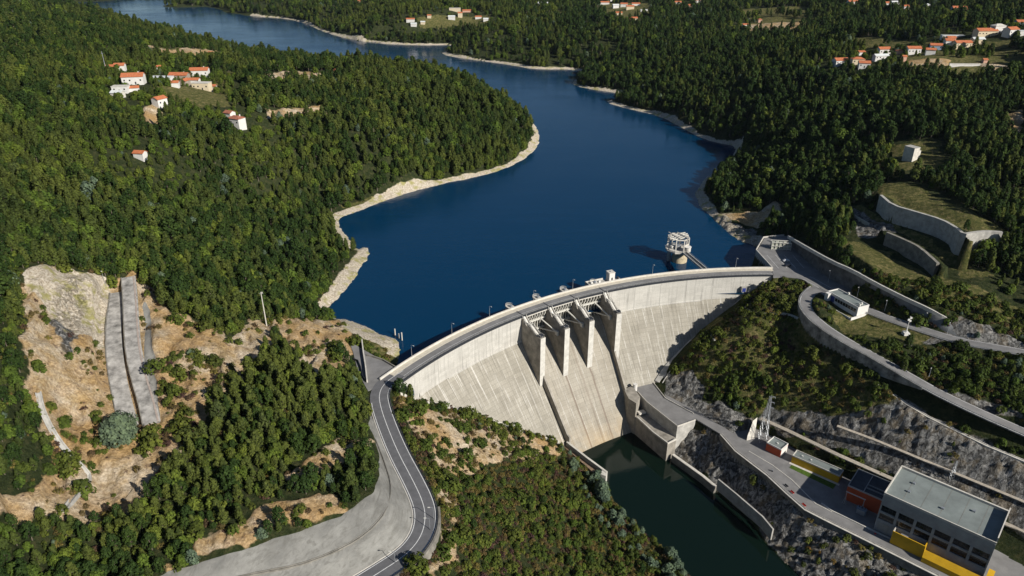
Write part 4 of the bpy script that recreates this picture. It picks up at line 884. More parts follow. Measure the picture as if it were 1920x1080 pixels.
# electrical yard in the shadow between red block and road: transformer
t = FR.P(FR.L*.55, -4.5, 0); e = empty('transformer', t, 'grey-blue transformer in the shadow in front of the red block', 'transformer'); e.rotation_euler.z = FR.rz
MB().box((0, 0, 1.6), (4.4, 2.2, 2.8)).build('tank', mat('transformer_paint', (.18, .24, .30), .5), e)
for k in range(3): MB().tube((-1.3+1.3*k, 0, 3), (-1.3+1.3*k, 0, 4.3), .18, 8, .1).build('bushing', M['dark'], e)
for s_ in (-1, 1): MB().box((0, s_*1.45, 1.5), (3.6, .6, 2.2)).build('radiator', M['steel'], e)
for x in (-3.0, 3.2):
    for o in (0,):
        pass
gq = empty('gantry', FR.P(FR.L*.30, -3.4, 0), 'slender steel gantry frame standing before the red block', 'gantry'); gq.rotation_euler.z = FR.rz
for x in (-4, 4): MB().tube((x, 0, 0), (x, 0, 7.5), .16, 6).tube((x-.9, 0, 0), (x, 0, 5), .1, 5).tube((x+.9, 0, 0), (x, 0, 5), .1, 5).build('gantry_leg', M['steel'], gq)
MB().box((0, 0, 7.6), (9, .35, .4)).build('gantry_beam', M['steel'], gq)
# ---------------------------------------------------------------- lattice pylons
def pylon(px, py, z, h, w, label, arms=True):
    e = empty('lattice_pylon', U(px, py, z), label, 'pylon'); mb = MB(); n = 7
    wz = lambda t: w*(1-t*.82)
    c = [(1, 1), (-1, 1), (-1, -1), (1, -1)]
    for a in range(4):
        for k in range(n):
            t0, t1 = k/n, (k+1)/n; A, B = c[a], c[(a+1) % 4]
            mb.tube((A[0]*wz(t0)/2, A[1]*wz(t0)/2, h*t0), (A[0]*wz(t1)/2, A[1]*wz(t1)/2, h*t1), .13, 4)
            mb.tube((A[0]*wz(t0)/2, A[1]*wz(t0)/2, h*t0), (B[0]*wz(t1)/2, B[1]*wz(t1)/2, h*t1), .08, 4)
            mb.tube((B[0]*wz(t0)/2, B[1]*wz(t0)/2, h*t0), (A[0]*wz(t1)/2, A[1]*wz(t1)/2, h*t1), .08, 4)
    mb.build('lattice_mast', M['steel'], e, fix=False)
    if arms:
        for z_ in (h*.98, h*.86, h*.74):
            a = MB(); a.tube((-.3, 0, z_), (2.6, 0, z_), .12, 4).tube((0, 0, z_+1), (2.6, 0, z_), .08, 4).tube((2.6, 0, z_), (2.6, 0, z_-1.0), .14, 5); a.build('cross_arm', M['steel'], e, fix=False)
    return e
pylon(1429,826,-53,29,4.4,'tall grey lattice pylon standing left of the small orange block')
pylon(1781,902,-38,12,2.2,'short pale lattice mast on the bench path behind the powerhouse', False)
# ---------------------------------------------------------------- control building beside the upper road
p1 = U(1606,592,0); dirv = Vector(U(1606,577,4.9)[:2])-Vector(U(1549,546,4.9)[:2]); LB = dirv.length; dirv.normalize()
p0 = (p1[0]-dirv.x*LB, p1[1]-dirv.y*LB, 0); F = Frame(p0, p1, 0); D = 8.2
e = empty('control_building', p0, 'long low white control building with a grey roof inside the road loop', 'building')
flatroof(e, F, F.L, D, 4.9, M['white'], pm=M['white'], par=.45, low=2.5)
W(F.box(MB(), 6.0, F.L-1, -.06, .0-.005, 1.6, 3.6), 'window_band', M['glass'], e)
mb = MB()
for k in range(9): s = 6.0+(F.L-7)*k/8; F.box(mb, s-.08, s+.08, -.12, -.061, 1.5, 3.7)
W(mb, 'window_mullions', M['white'], e)
W(F.box(MB(), 3.0, 5.6, -.05, -.004, .2, 3.9), 'recessed_entrance', M['blue'], e); W(F.box(MB(), .6, 3.0, -2.6, -.01, -1, 5.1), 'entrance_wing', M['white'], e)
W(F.box(MB(), -1, F.L+.6, -4.6, -.02, -2.8, -1.2), 'terrace', M['conc'], e); W(F.box(MB(), -1, F.L+.6, -4.9, -4.601, -2.8, -.3), 'terrace_wall', M['white'], e); W(F.box(MB(), F.L+.601, F.L+.9, -4.9, D+1, -2.8, .2), 'terrace_wall', M['white'], e)
for s, t in ((F.L*.35, D-.3), (F.L-2.5, D*.6), (F.L-1.5, D*.3)): W(MB().box(F.P(s, t, 5.6), (.9, .9, 1.4), F.rz), 'roof_unit', M['steel_w'], e)
FC = F; DC = D; LC = F.L
# ---------------------------------------------------------------- masts, poles, lamps
def lamp(x, y, z, h, label, group, ang, tall=False):
    e = empty('street_lamp', (x, y, z), label, 'street lamp', group); e.rotation_euler.z = ang
    MB().tube((0, 0, 0), (0, 0, h), .13, 7, .08).build('pole', M['steel'], e); MB().tube((0, 0, h), (1.3, 0, h+.15), .07, 6).build('arm', M['steel'], e)
    MB().box((1.5, 0, h+.15), (.9, .34, .16)).build('lamp_head', M['steel_w'], e); MB().box((0, 0, .15), (.45, .45, .3)).build('base', M['conc'], e); return e
LN = ['at the left end of the dam crest, nearest the paved apron','second from the left end of the dam crest','third from the left on the dam crest, before the spillway','just before the first spillway pier on the dam crest','behind the middle of the spillway piers','between the white gate house and the intake footbridge','right of the intake footbridge on the dam crest']
for (px, py), lab in zip([(770,668),(848,627),(923,597),(1004,566),(1077,545),(1225,516),(1380,503)], LN):
    a = math.degrees(math.atan2(U(px, py, 1)[1]-CY, U(px, py, 1)[0]-CX)); p = polar(a, 263.55, 1.1)
    lamp(p[0], p[1], p[2], 6.8, 'grey street lamp '+lab, 'street lamps along the dam crest', R(a+180))
for (px, py), lab in zip([(1553,528),(1606,560),(1658,585),(1733,609),(1775,628)], ['beside the shaded slope right of the apron','behind the control building','beyond the right end of the control building','near the white mast on the upper road','farthest right on the upper road']):
    p = UG(px, py) if False else U(px, py, .5); a = math.atan2(-.7, -.6); lamp(p[0], p[1], p[2]-.4, 8.2, 'grey street lamp '+lab, 'street lamps along the upper right road', a)
for (px, py), lab in zip([(1742,705),(813,972),(806,992),(741,1055)], ['on the cut slope above the lower right road','on the outside of the near left bend, upper of three','on the outside of the near left bend, middle of three','on the outside of the near left bend, lowest of three']):
    z = -6 if px > 1000 else 0; p = U(px, py, z); lamp(p[0], p[1], p[2]-.3, 5.5, 'small pale street lamp '+lab, 'street lamps beside the roads', math.pi if px < 1000 else -2.2)
p = U(1699, 623, .3); e = empty('antenna_mast', (p[0], p[1], p[2]-1.2), 'white pole mast with round antennas beside the upper road', 'mast')
MB().box((0, 0, .5), (3, 3, 1.6)).build('plinth', M['white'], e); MB().tube((0, 0, 1.2), (0, 0, 4.5), .45, 8, .3).build('pole_base', M['white'], e); MB().tube((0, 0, 4.5), (0, 0, 11), .16, 6).build('pole', M['white'], e)
for x, z_ in ((.6, 10), (-.5, 8.9), (.5, 8.2)): MB().tube((x, -.2, z_), (x*1.05, .3, z_), .6, 12).build('antenna_dish', M['white'], e)
p = UG(500, 611); e = empty('utility_pole', p, 'tall pale pole on the rocky ridge left of the lake', 'pole'); MB().tube((0, 0, -1), (0, 0, 19.5), .32, 8, .2).build('pole', M['conc_l'], e); MB().box((0, 0, 18.6), (2.2, .2, .2)).build('cross_arm', M['steel'], e); MB().box((.6, 0, 19.2), (.5, .3, .7)).build('floodlight', M['steel_w'], e)
p = UG(200, 543); e = empty('utility_pole', p, 'thin dark pole at the top left of the concrete ramp', 'pole'); MB().tube((0, 0, -1), (0, 0, 8.5), .13, 6, .08).build('pole', M['steel'], e); MB().box((0, 0, 8.5), (.7, .3, .3)).build('floodlight', M['steel_w'], e)
p = UG(199, 132); e = empty('utility_pole', p, 'slim pale mast rising left of the hillside village', 'pole'); MB().tube((0, 0, -1), (0, 0, 17), .35, 6, .2).build('pole', M['steel'], e); MB().box((0, 0, 15), (2.0, .3, .3)).build('cross_arm', M['steel'], e)
# ---------------------------------------------------------------- crest gate house, intake tower, footbridge
a = math.degrees(math.atan2(U(1157,528,1)[1]-CY, U(1157,528,1)[0]-CX)); F = Frame(polar(a+.9, 264.0), polar(a-.1, 264.0), 0)
e = empty('gate_house', polar(a, 264, 0), 'small white gate house on a ledge upstream of the dam crest', 'gate house')
W(F.box(MB(), 0, 4.6, .05, 5.0, -6, .3), 'ledge', M['conc'], e); W(F.box(MB(), .4, 4.2, .4, 4.6, .3, 5.6), 'wall', M['white'], e); W(F.box(MB(), .2, 4.4, .2, 4.8, 5.6, 5.9), 'roof', M['conc_l'], e)
W(F.box(MB(), 1.8, 2.8, .36, .399, .4, 2.6), 'door', M['dark'], e); W(F.box(MB(), 1.9, 2.5, 2, 2.6, 5.9, 6.5), 'roof_vent', M['steel'], e)
W(F.box(MB(), 4.7, 8.8, .1, 3.0, -3, .4), 'side_platform', M['conc'], e); W(MB().tube(F.P(7, 1.6, .4), F.P(7, 1.6, 2.0), .7, 10), 'winch', M['dark'], e)
F2 = Frame(polar(a+3.9, 264.0), polar(a+1.2, 264.0), 0)
e = empty('crest_balcony', polar(a+2.5, 264, 0), 'low parapeted balcony with white equipment left of the gate house on the crest', 'balcony')
W(F2.box(MB(), 0, F2.L, .05, 4.6, -5, .2), 'floor_slab', M['conc'], e); W(F2.box(MB(), 0, F2.L, 4.61, 4.9, -5, 1.3), 'parapet', M['conc_l'], e); W(F2.box(MB(), -.3, -.01, .05, 4.9, -5, 1.3), 'parapet', M['conc_l'], e)
for s in (2.2, 4.8, 7.6): W(F2.box(MB(), s, s+1.3, 1.6, 2.9, .2, 1.5), 'equipment_cabinet', M['white'], e)
tx, ty, _z = U(1268, 488, ZL); e = empty('intake_tower', (tx, ty, ZL), 'white open-framed intake tower standing in the lake on a round concrete shaft', 'intake tower'); HD = 9.0
MB().tube((1.8, -1, -50), (1.8, -1, HD-1), 5.2, 28).build('shaft', mat('stained_concrete', (.50, .42, .28), .9, var=.3, scale=.4), e, smooth=False)
MB().tube((-5.5, 0, -50), (-5.5, 0, HD-1), 1.3, 14).build('side_shaft', M['conc'], e)
dk = [(8.2*math.cos(t)*1.05, 8.2*math.sin(t)) for t in np.linspace(0, 2*math.pi, 9)[:-1]+math.pi/8]
MB().prism(dk, HD-1, HD).build('deck', M['conc_l'], e); 
rl = MB()
for k in range(8):
    A, B = dk[k], dk[(k+1) % 8]
    for hh in (.55, 1.1): rl.tube((A[0], A[1], HD+hh), (B[0], B[1], HD+hh), .09, 4)
    for q in range(3): t = q/3; rl.tube((A[0]+(B[0]-A[0])*t, A[1]+(B[1]-A[1])*t, HD), (A[0]+(B[0]-A[0])*t, A[1]+(B[1]-A[1])*t, HD+1.1), .07, 4)
rl.build('deck_railing', M['steel_w'], e, fix=False)
cl = [(7.2*math.cos(t), 6.9*math.sin(t)) for t in np.linspace(0, 2*math.pi, 9)[:-1]+math.pi/8]
for x, y in cl: MB().box((x, y, HD+4.5), (.7, .7, 9)).build('column', M['conc_l'], e)
for z_ in (HD+4.4, HD+8.6):
    for k in range(8):
        A, B = cl[k], cl[(k+1) % 8]; m_ = ((A[0]+B[0])/2, (A[1]+B[1])/2, z_)
        if z_ < HD+5 and k % 2: continue
        MB().box(m_, (math.dist(A, B)+.2, .55, .7), math.atan2(B[1]-A[1], B[0]-A[0])).build('ring_beam', M['conc_l'], e)
for y in (-4, -1.4, 1.4, 4): MB().box((0, y, HD+9.1), (15.4 if abs(y) < 2 else 12.8, .6, .6), .45).build('roof_beam', M['conc_l'], e)
for x in (-3, 3): MB().box((x, 0, HD+9.6), (.6, 13.5, .5), .45).build('roof_beam', M['conc_l'], e)
MB().box((0, 0, HD+1.4), (3.4, 3.0, 2.4), .45).build('hoist_machine', M['steel'], e); MB().box((-4, 1, HD+.9), (2, 2, 1.5)).build('control_cabinet', M['white'], e)
MB().tube((5.5, -5.5, HD+.2), (5.5, -5.5, HD+3.4), 2.2, 18).build('round_stair_housing', M['conc_l'], e); MB().tube((5.5, -5.5, HD+3.4), (5.5, -5.5, HD+3.7), 2.5, 18).build('stair_roof', M['white'], e)
# footbridge from the crest
pe = U(1322, 505, 0); a = math.degrees(math.atan2(pe[1]-CY, pe[0]-CX)); q0 = polar(a, 263.9, 0); q1 = (tx+3.6, ty-7.0, ZL+HD)
e = empty('footbridge', q0, 'narrow steel footbridge from the dam crest to the intake tower', 'footbridge'); dv = Vector((q1[0]-q0[0], q1[1]-q0[1])); dl_ = dv.length; dv.normalize(); nn_ = (-dv.y, dv.x)
def BP(s, o, z): t = s/dl_; return (q0[0]+dv.x*s+nn_[0]*o, q0[1]+dv.y*s+nn_[1]*o, q0[2]*(1-t)+q1[2]*t+z)
for o in (-1.5, 1.5):
    mb = MB(); mb.sweep([BP(0, o, 0), BP(dl_, o, 0)], [(-.22, -.9), (-.22, .5), (.22, .5), (.22, -.9)]); W(mb, 'girder', M['steel_w'], e)
    mb = MB(); mb.tube(BP(0, o, 1.5), BP(dl_, o, 1.5), .08, 4)
    for k in range(17): mb.tube(BP(dl_*k/16, o, .4), BP(dl_*k/16, o, 1.5), .06, 4)
    W(mb, 'handrail', M['steel'], e, fix=False)
W(MB().sweep([BP(0, 0, 0), BP(dl_, 0, 0)], [(-1.27, -.3), (-1.27, -.1), (1.27, -.1), (1.27, -.3)]), 'deck', M['dark'], e)
W(MB().box(BP(.4, 0, -1), (1.4, 6.5, 2.4), math.atan2(dv.y, dv.x)), 'bridge_seat', M['conc_l'], e)
# ---------------------------------------------------------------- rack, cars and wall at the apron on the right
p0, p1 = U(1446,468,0), U(1482,470,0); F = Frame(p0, p1, 0); e = empty('stoplog_rack', p0, 'pale steel rack of stacked gate panels on the paved apron', 'rack')
L = F.L; nB = 5
for k in range(nB+1): W(F.box(MB(), L*k/nB-.15, L*k/nB+.15, 0, .3, 0, 5.4), 'post', M['steel_w'], e); W(F.box(MB(), L*k/nB-.15, L*k/nB+.15, 4.2, 4.5, 0, 5.4), 'post', M['steel_w'], e)
for z_ in (.5, 2.8, 5.3): W(F.box(MB(), -.2, L+.2, -.04, .34, z_-.15, z_+.15), 'rail', M['steel_w'], e); W(F.box(MB(), -.2, L+.2, 4.16, 4.54, z_-.15, z_+.15), 'rail', M['steel_w'], e)
for k in range(nB): W(F.box(MB(), L*k/nB+.35, L*(k+1)/nB-.35, .6, 3.9, .3, 4.7+.3*(k % 2)), 'gate_panel', mat('gate_panel', (.42, .43, .35), .7, var=.2), e)
def car(px, py, rz, body, label, z=0):
    e = empty('parked_car', U(px, py, z), label, 'car', None); e.rotation_euler.z = rz
    prof = [(-2.15, .35), (-2.2, .85), (-1.75, .98), (-1.35, 1.42), (.55, 1.45), (1.15, .98), (2.05, .85), (2.15, .35)]
    mb = MB(); n = len(prof)
    for s_ in (-.86, .86):
        for x, z_ in prof: mb.v.append((x, s_*(.82 if z_ > 1.2 else 1), z_))
    for k in range(n): j = (k+1) % n; mb.f.append([k, j, n+j, n+k])
    mb.f += [list(range(n))[::-1], [n+k for k in range(n)]]; mb.build('body', body, e)
    MB().box((-.35, 0, 1.2), (1.7, 1.62, .34)).build('side_windows', M['glass'], e); q = MB(); q.quad((1.13, -.7, 1.02), (1.13, .7, 1.02), (.6, .62, 1.45), (.6, -.62, 1.45)); q.build('windscreen', M['glass'], e)
    for x in (-1.35, 1.35):
        for y in (-.86, .86):
            wq = MB().tube((x, y-.1, .33), (x, y+.1, .33), .33, 14).build('wheel', M['dark'], e); MB().tube((x, y-.12, .33), (x, y+.12, .33), .17, 10).build('rim', M['steel'], wq)
    for y in (-.6, .6): MB().box((2.12, y, .72), (.08, .34, .16)).build('headlight', M['white'], e)
    return e
car(1474,490,R(10),mat('white_car_paint', (.7, .7, .7), .3, var=.03), 'white car parked on the apron, farther of two')
car(1476,499,R(8),mat('black_car_paint', (.02, .022, .03), .25, var=.1), 'black car parked on the apron beside the white one')
bay_ = MB()
for px in (1452,1468,1484,1500): 
    A, B = U(px-14, 478, 0), U(px+8, 503, 0); bay_.sweep([(A[0], A[1], .0), (B[0], B[1], .0)], [(-.08, .0), (.08, .0)], False)
tag(bay_.build('parking_lines', M['paint']), kind='structure')
ln = [(p[0], p[1], -.02) for p in UL([(1449,504),(1418,470),(1432,446),(1470,442)], 0)]
e = empty('apron_retaining_wall', ln[1], 'dark concrete wall dropping from the apron into the lake at the right end of the dam', 'retaining wall')
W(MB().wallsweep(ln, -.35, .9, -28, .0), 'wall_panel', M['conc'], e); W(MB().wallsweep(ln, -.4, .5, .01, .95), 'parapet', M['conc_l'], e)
# ---------------------------------------------------------------- deck, guide walls and lower river walls
e = empty('outlet_deck', U(1245,760,-53), 'wedge-shaped grey concrete deck with high walls at the right foot of the dam', 'deck')
dk = UL([(1188,728),(1223,716),(1248,748),(1300,776),(1304,788),(1270,800),(1213,755),(1196,736)], -53)
W(MB().prism([p[:2] for p in dk], -72, -53.25), 'deck_block', M['conc'], e); W(MB().prism([p[:2] for p in dk], -53.249, -52.97), 'deck_surface', M['asph_l'], e)
for A, B in (((1223,716),(1248,748)),((1248,748),(1300,776)),((1304,788),(1270,800)),((1270,800),(1213,755)),((1213,755),(1196,736))):
    A, B = U(*A, -53), U(*B, -53); W(MB().sweep([A, B], [(-.15, -.1), (-.15, .7), (.15, .7), (.15, -.1)]), 'deck_kerb', M['conc_l'], e)
gw = UL([(1172,729),(1180,748),(1193,762),(1193,790),(1252,832)], -60.2); 
hi = [U(1172,728,-50), U(1180,746,-50.5), U(1192,758,-52)]
W(MB().prism([p[:2] for p in [U(1170,728,-50), U(1186,722,-50), U(1200,748,-52), U(1193,760,-52), U(1179,747,-50.5)]], -84, -50.6), 'upper_guide_wall', M['pier'], e)
g_ = [p[:2] for p in UL([(1177,772),(1194,783),(1252,832),(1268,824),(1267,812),(1205,765)], -60.2)]
W(MB().prism(g_, -84, -60.6), 'guide_wall', M['pier'], e)
gt = [(p[0], p[1], -60.6) for p in UL([(1194,783),(1225,812),(1252,832),(1268,824)], -60.2)]
W(MB().sweep(gt, [(-.5, 0), (-.5, 1.0), (.1, 1.0), (.1, 0)]), 'guide_wall_parapet', M['conc_l'], e)
mb = MB().tube((*U(1191,724,-50)[:2], -53), (*U(1191,724,-50)[:2], -48.5), 1.3, 14); W(mb, 'hatch_tower', M['white'], e)
W(MB().box((*U(1203,770,-58)[:2], -59.2), (4.5, 3, 1.0), .4), 'valve_platform', M['conc_l'], e)
# left-bank training basin
e = empty('left_river_wall', U(1137,886,-63.8), 'narrow pale-topped river wall at the left foot of the spillway with a rubble pit behind', 'wall')
b0 = [(p[0], p[1], -64.2) for p in UL([(1063,829),(1100,858),(1138,886)], -64)]
W(MB().sweep(b0, [(-.5, -18), (-.5, .3), (.5, .3), (.5, -18)]), 'wall_panel', M['conc'], e); W(MB().sweep(b0, [(-.6, .3), (-.6, .6), (.6, .6), (.6, .3)]), 'coping', M['conc_l'], e)
b1 = UL([(1138,886),(1136,893),(1118,893),(1112,880)], -64)
W(MB().prism([p[:2] for p in [b1[0], b1[1], U(1126,889,-64), U(1130,880,-64)]], -84, -63.9), 'end_chamber', M['conc_l'], e)
W(MB().prism([p[:2] for p in UL([(1052,832),(1066,831),(1130,882),(1112,884)], -66)], -84, -66.4), 'rubble_floor', mat('rubble', (.26, .18, .12), .95, var=.4, scale=.8, bump=.5), e)
# lower berm walls on the right bank
for pts, z, lab, m in (([(1262,852),(1290,872),(1318,892),(1342,912)], -68, 'low broken river wall topped with weeds just downstream of the deck', 'conc_d'), ([(1340,905),(1370,933),(1400,958),(1428,982)], -70.6, 'long straight strip of concrete along the right river bank', 'conc_d')):
    ln = [(p[0], p[1], z) for p in UL(pts, z)]; tag(MB().sweep(ln, [(-1.0, 0), (1.0, 0), (1.0, -14), (-1.0, -14)]).build('river_wall', M[m]), lab, 'river wall'); tag(MB().sweep([(p[0], p[1], z+.02) for p in ln], [(-.8, 0), (.8, 0), (.8, .12), (-.8, .12)]).build('wall_cap', M['conc_l']), 'pale cap strip lying on the '+lab.split(' ', 1)[1][:60].rsplit(' ', 1)[0], 'wall cap')
ln = [(p[0], p[1], -62) for p in UL([(1347,898),(1380,925),(1430,968),(1450,992)], -62)]
tag(MB().sweep(ln, [(-.4, 0), (.4, 0), (.4, -7), (-.4, -7)]).build('bank_wall', M['conc']), 'thin dark wall with a pale top behind the straight strip on the right bank', 'wall')
A, B, C_ = U(1418,783,-46), U(1407,822,-53), U(1430,790,-49)
tag(MB().prism([p[:2] for p in [U(1400,826,-53), U(1412,790,-46), U(1420,784,-46), U(1414,822,-53)]], -56, [-52, -45.5, -45.5, -50]).build('buttress', M['conc_l']), 'pale sloping concrete buttress beside the tall pylon', 'buttress')
# path on the knoll, and stair wall by the dam's right groin
kp = chaikin([(p[0], p[1], p[2]+.15) for p in UGL([(1398,575),(1403,580),(1412,587),(1440,588),(1470,589),(1497,597)])], 1)
tag(MB().sweep(kp, [(-.7, 0), (.7, 0), (.7, -1.2), (-.7, -1.2)]).build('footpath', M['conc_l']), 'narrow pale footpath crossing the knoll from the dam groin to the loop wall', 'path')
kp = chaikin([(p[0], p[1], p[2]) for p in UGL([(1326,622),(1334,632),(1341,640)])], 1)
tag(MB().wallsweep(kp, -.6, 1.2, -2, .8).build('retaining_wall', M['conc_l']), 'short pale slab beside the groin halfway down the right side of the dam', 'wall')
# left abutment apron walls
lnA = [(p[0], p[1], 0) for p in UL([(742,690),(718,676),(697,669),(688,667)], 0)]
tag(MB().wallsweep(lnA, -.2, .5, -6, .9).build('apron_parapet', M['conc_d']), 'dark parapet of the left apron above the little beach', 'wall')
lnB = [(p[0], p[1], 0) for p in UL([(680,640),(683,665),(687,690),(690,717)], 0)]
tag(MB().wallsweep(lnB, 0, .6, -.3, 1.7).build('apron_wall', M['conc_l']), 'straight pale wall running down the middle of the left apron', 'wall')
lnC = [(p[0], p[1], 0) for p in UL([(662,674),(672,678),(677,690),(681,707),(688,717)], 0)]
tag(MB().wallsweep(lnC, 0, .3, -.3, 1.1).build('apron_railing', M['dark']), 'dark railing curving beside the straight wall on the left apron', 'railing')
for k, (px, py, hh) in enumerate(((741,628,4), (748,634,3), (754,638,5))):  # posts made up where pale reflections lie on the water
    p = U(px, py, ZL); tag(MB().tube((0, 0, -6), (0, 0, hh), .35, 7).build('reflection_post', M['conc_l']), 'pale post standing in for a reflection in the lake off the little beach', 'post', 'posts standing in for reflections in the lake').location = p
# boulders of riprap on the right shore
p = UG(1705, 300); e = empty('water_tank', (p[0], p[1], p[2]-1), 'blocky pale concrete tank tower in a grassy clearing on the right hill', 'tank')
M['tank'] = M['conc_l']
MB().box((0, 0, 5.4), (6.4, 8, 11), .5).build('tower', M['conc_l'], e); MB().box((4.2, 2.2, 4), (4, 6, 8), .5).build('side_block', M['conc_l'], e); MB().box((0, 0, 11.05), (6.8, 8.4, .3), .5).build('roof_slab', M['conc'], e)
tag(MB().sweep([(p[0], p[1], p[2]+.25) for p in UGL([(1868,450),(1885,468),(1910,488),(1960,505)])], [(-2.6, 0), (2.6, 0), (2.6, -1.5), (-2.6, -1.5)]).build('track', M['asph_l']), kind='structure')
tag(MB().sweep([(p[0], p[1], p[2]+.2) for p in chaikin(UGL([(352,835),(320,858),(295,880),(270,905),(243,940)]), 1)], [(-1.8, 0), (1.8, 0), (1.8, -.8), (-1.8, -.8)]).build('dirt_track', mat('dirt_track', (.38, .30, .20), .95, var=.25, scale=.6, bump=.3)), kind='structure')
# ---------------------------------------------------------------- houses
HOUSES = []
M['roof_pale'] = mat('pale_sheet_roof', (.62, .64, .62), .6, var=.1, scale=.5, bump=0); M['roof_old'] = mat('weathered_tiles', (.34, .13, .08), .9, var=.3, scale=.8)
M['cream'] = mat('cream_render', (.62, .52, .36), .85, var=.1); M['pink'] = mat('pink_render', (.55, .33, .24), .85, var=.1); M['bluegrey'] = mat('blue_grey_render', (.26, .33, .42), .8, var=.1)
def house(px, py, w_, d_, h_, rz, label, wall='white', roof='tile', kind='gable', win=True, chim=False, group=None, cat='house'):
    p = UG(px, py); z = min(float(HT(p[0]+a, p[1]+b)) for a in (-w_/2, w_/2) for b in (-d_/2, d_/2)); z = max(z, p[2]-3)
    e = empty('house' if cat == 'house' else cat.replace(' ', '_'), (p[0], p[1], z), label, cat, group); e.rotation_euler.z = R(rz); HOUSES.append((p[0], p[1], max(w_, d_)))
    x, y = w_/2, d_/2; H = p[2]-z+h_
    wl_ = MB().box((0, 0, (H-4)/2), (w_, d_, H+4))
    if kind == 'gable':
        rise = d_*.24
        for s in (-1, 1): wl_.quad((s*x, -y, H), (s*x, y, H), (s*x, 0, H+rise))
        wl_.build('wall', M[wall], e, fix=False)
        mb = MB(); o = .5; t = .25
        v = [(-x-o, -y-o, H-rise*o/y), (x+o, -y-o, H-rise*o/y), (x+o, 0, H+rise), (-x-o, 0, H+rise), (x+o, y+o, H-rise*o/y), (-x-o, y+o, H-rise*o/y)]
        mb.v = v+[(a, b, c+t) for a, b, c in v]; mb.f = [[0, 1, 2, 3], [3, 2, 4, 5], [6, 9, 8, 7], [9, 11, 10, 8], [0, 6, 7, 1], [5, 4, 10, 11], [0, 3, 9, 6], [3, 5, 11, 9], [1, 7, 8, 2], [2, 8, 10, 4]]
        rf = mb.build('roof', M[roof], e)
    elif kind == 'hip':
        wl_.build('wall', M[wall], e); rise = min(x, y)*.5; o = .5; r_ = max(0, x-y)
        mb = MB(); mb.v = [(-x-o, -y-o, H), (x+o, -y-o, H), (x+o, y+o, H), (-x-o, y+o, H), (-r_, 0, H+rise), (r_+.01, 0, H+rise)]; mb.f = [[0, 1, 5, 4], [1, 2, 5], [2, 3, 4, 5], [3, 0, 4], [3, 2, 1, 0]]
        rf = mb.build('roof', M[roof], e)
    else:
        wl_.build('wall', M[wall], e); rf = MB().box((0, 0, H+.15), (w_+.5, d_+.5, .35)).build('roof', M[roof], e); rise = .3
    if chim: MB().box((x*.5, y*.3, H+rise*.7+.5), (.8, .8, 1.8)).build('chimney', M[wall], rf)
    if win:
        n = max(2, int(w_/3.5))
        for k in range(n):
            xx = -x+w_*(k+.5)/n; m_ = M['glass'] if k != n//2 else M['dark']
            if k == n//2: MB().box((xx, -y-.03, H-h_+1.1), (1.1, .08, 2.2)).build('door', m_, e)
            else: MB().box((xx, -y-.03, H-h_*.45), (1.2, .08, 1.2)).build('window', m_, e)
    return e
G1 = 'houses of the hillside village on the left'; G2 = 'houses of the villages on the right hill'; G3 = 'houses of the far villages at the top of the photo'
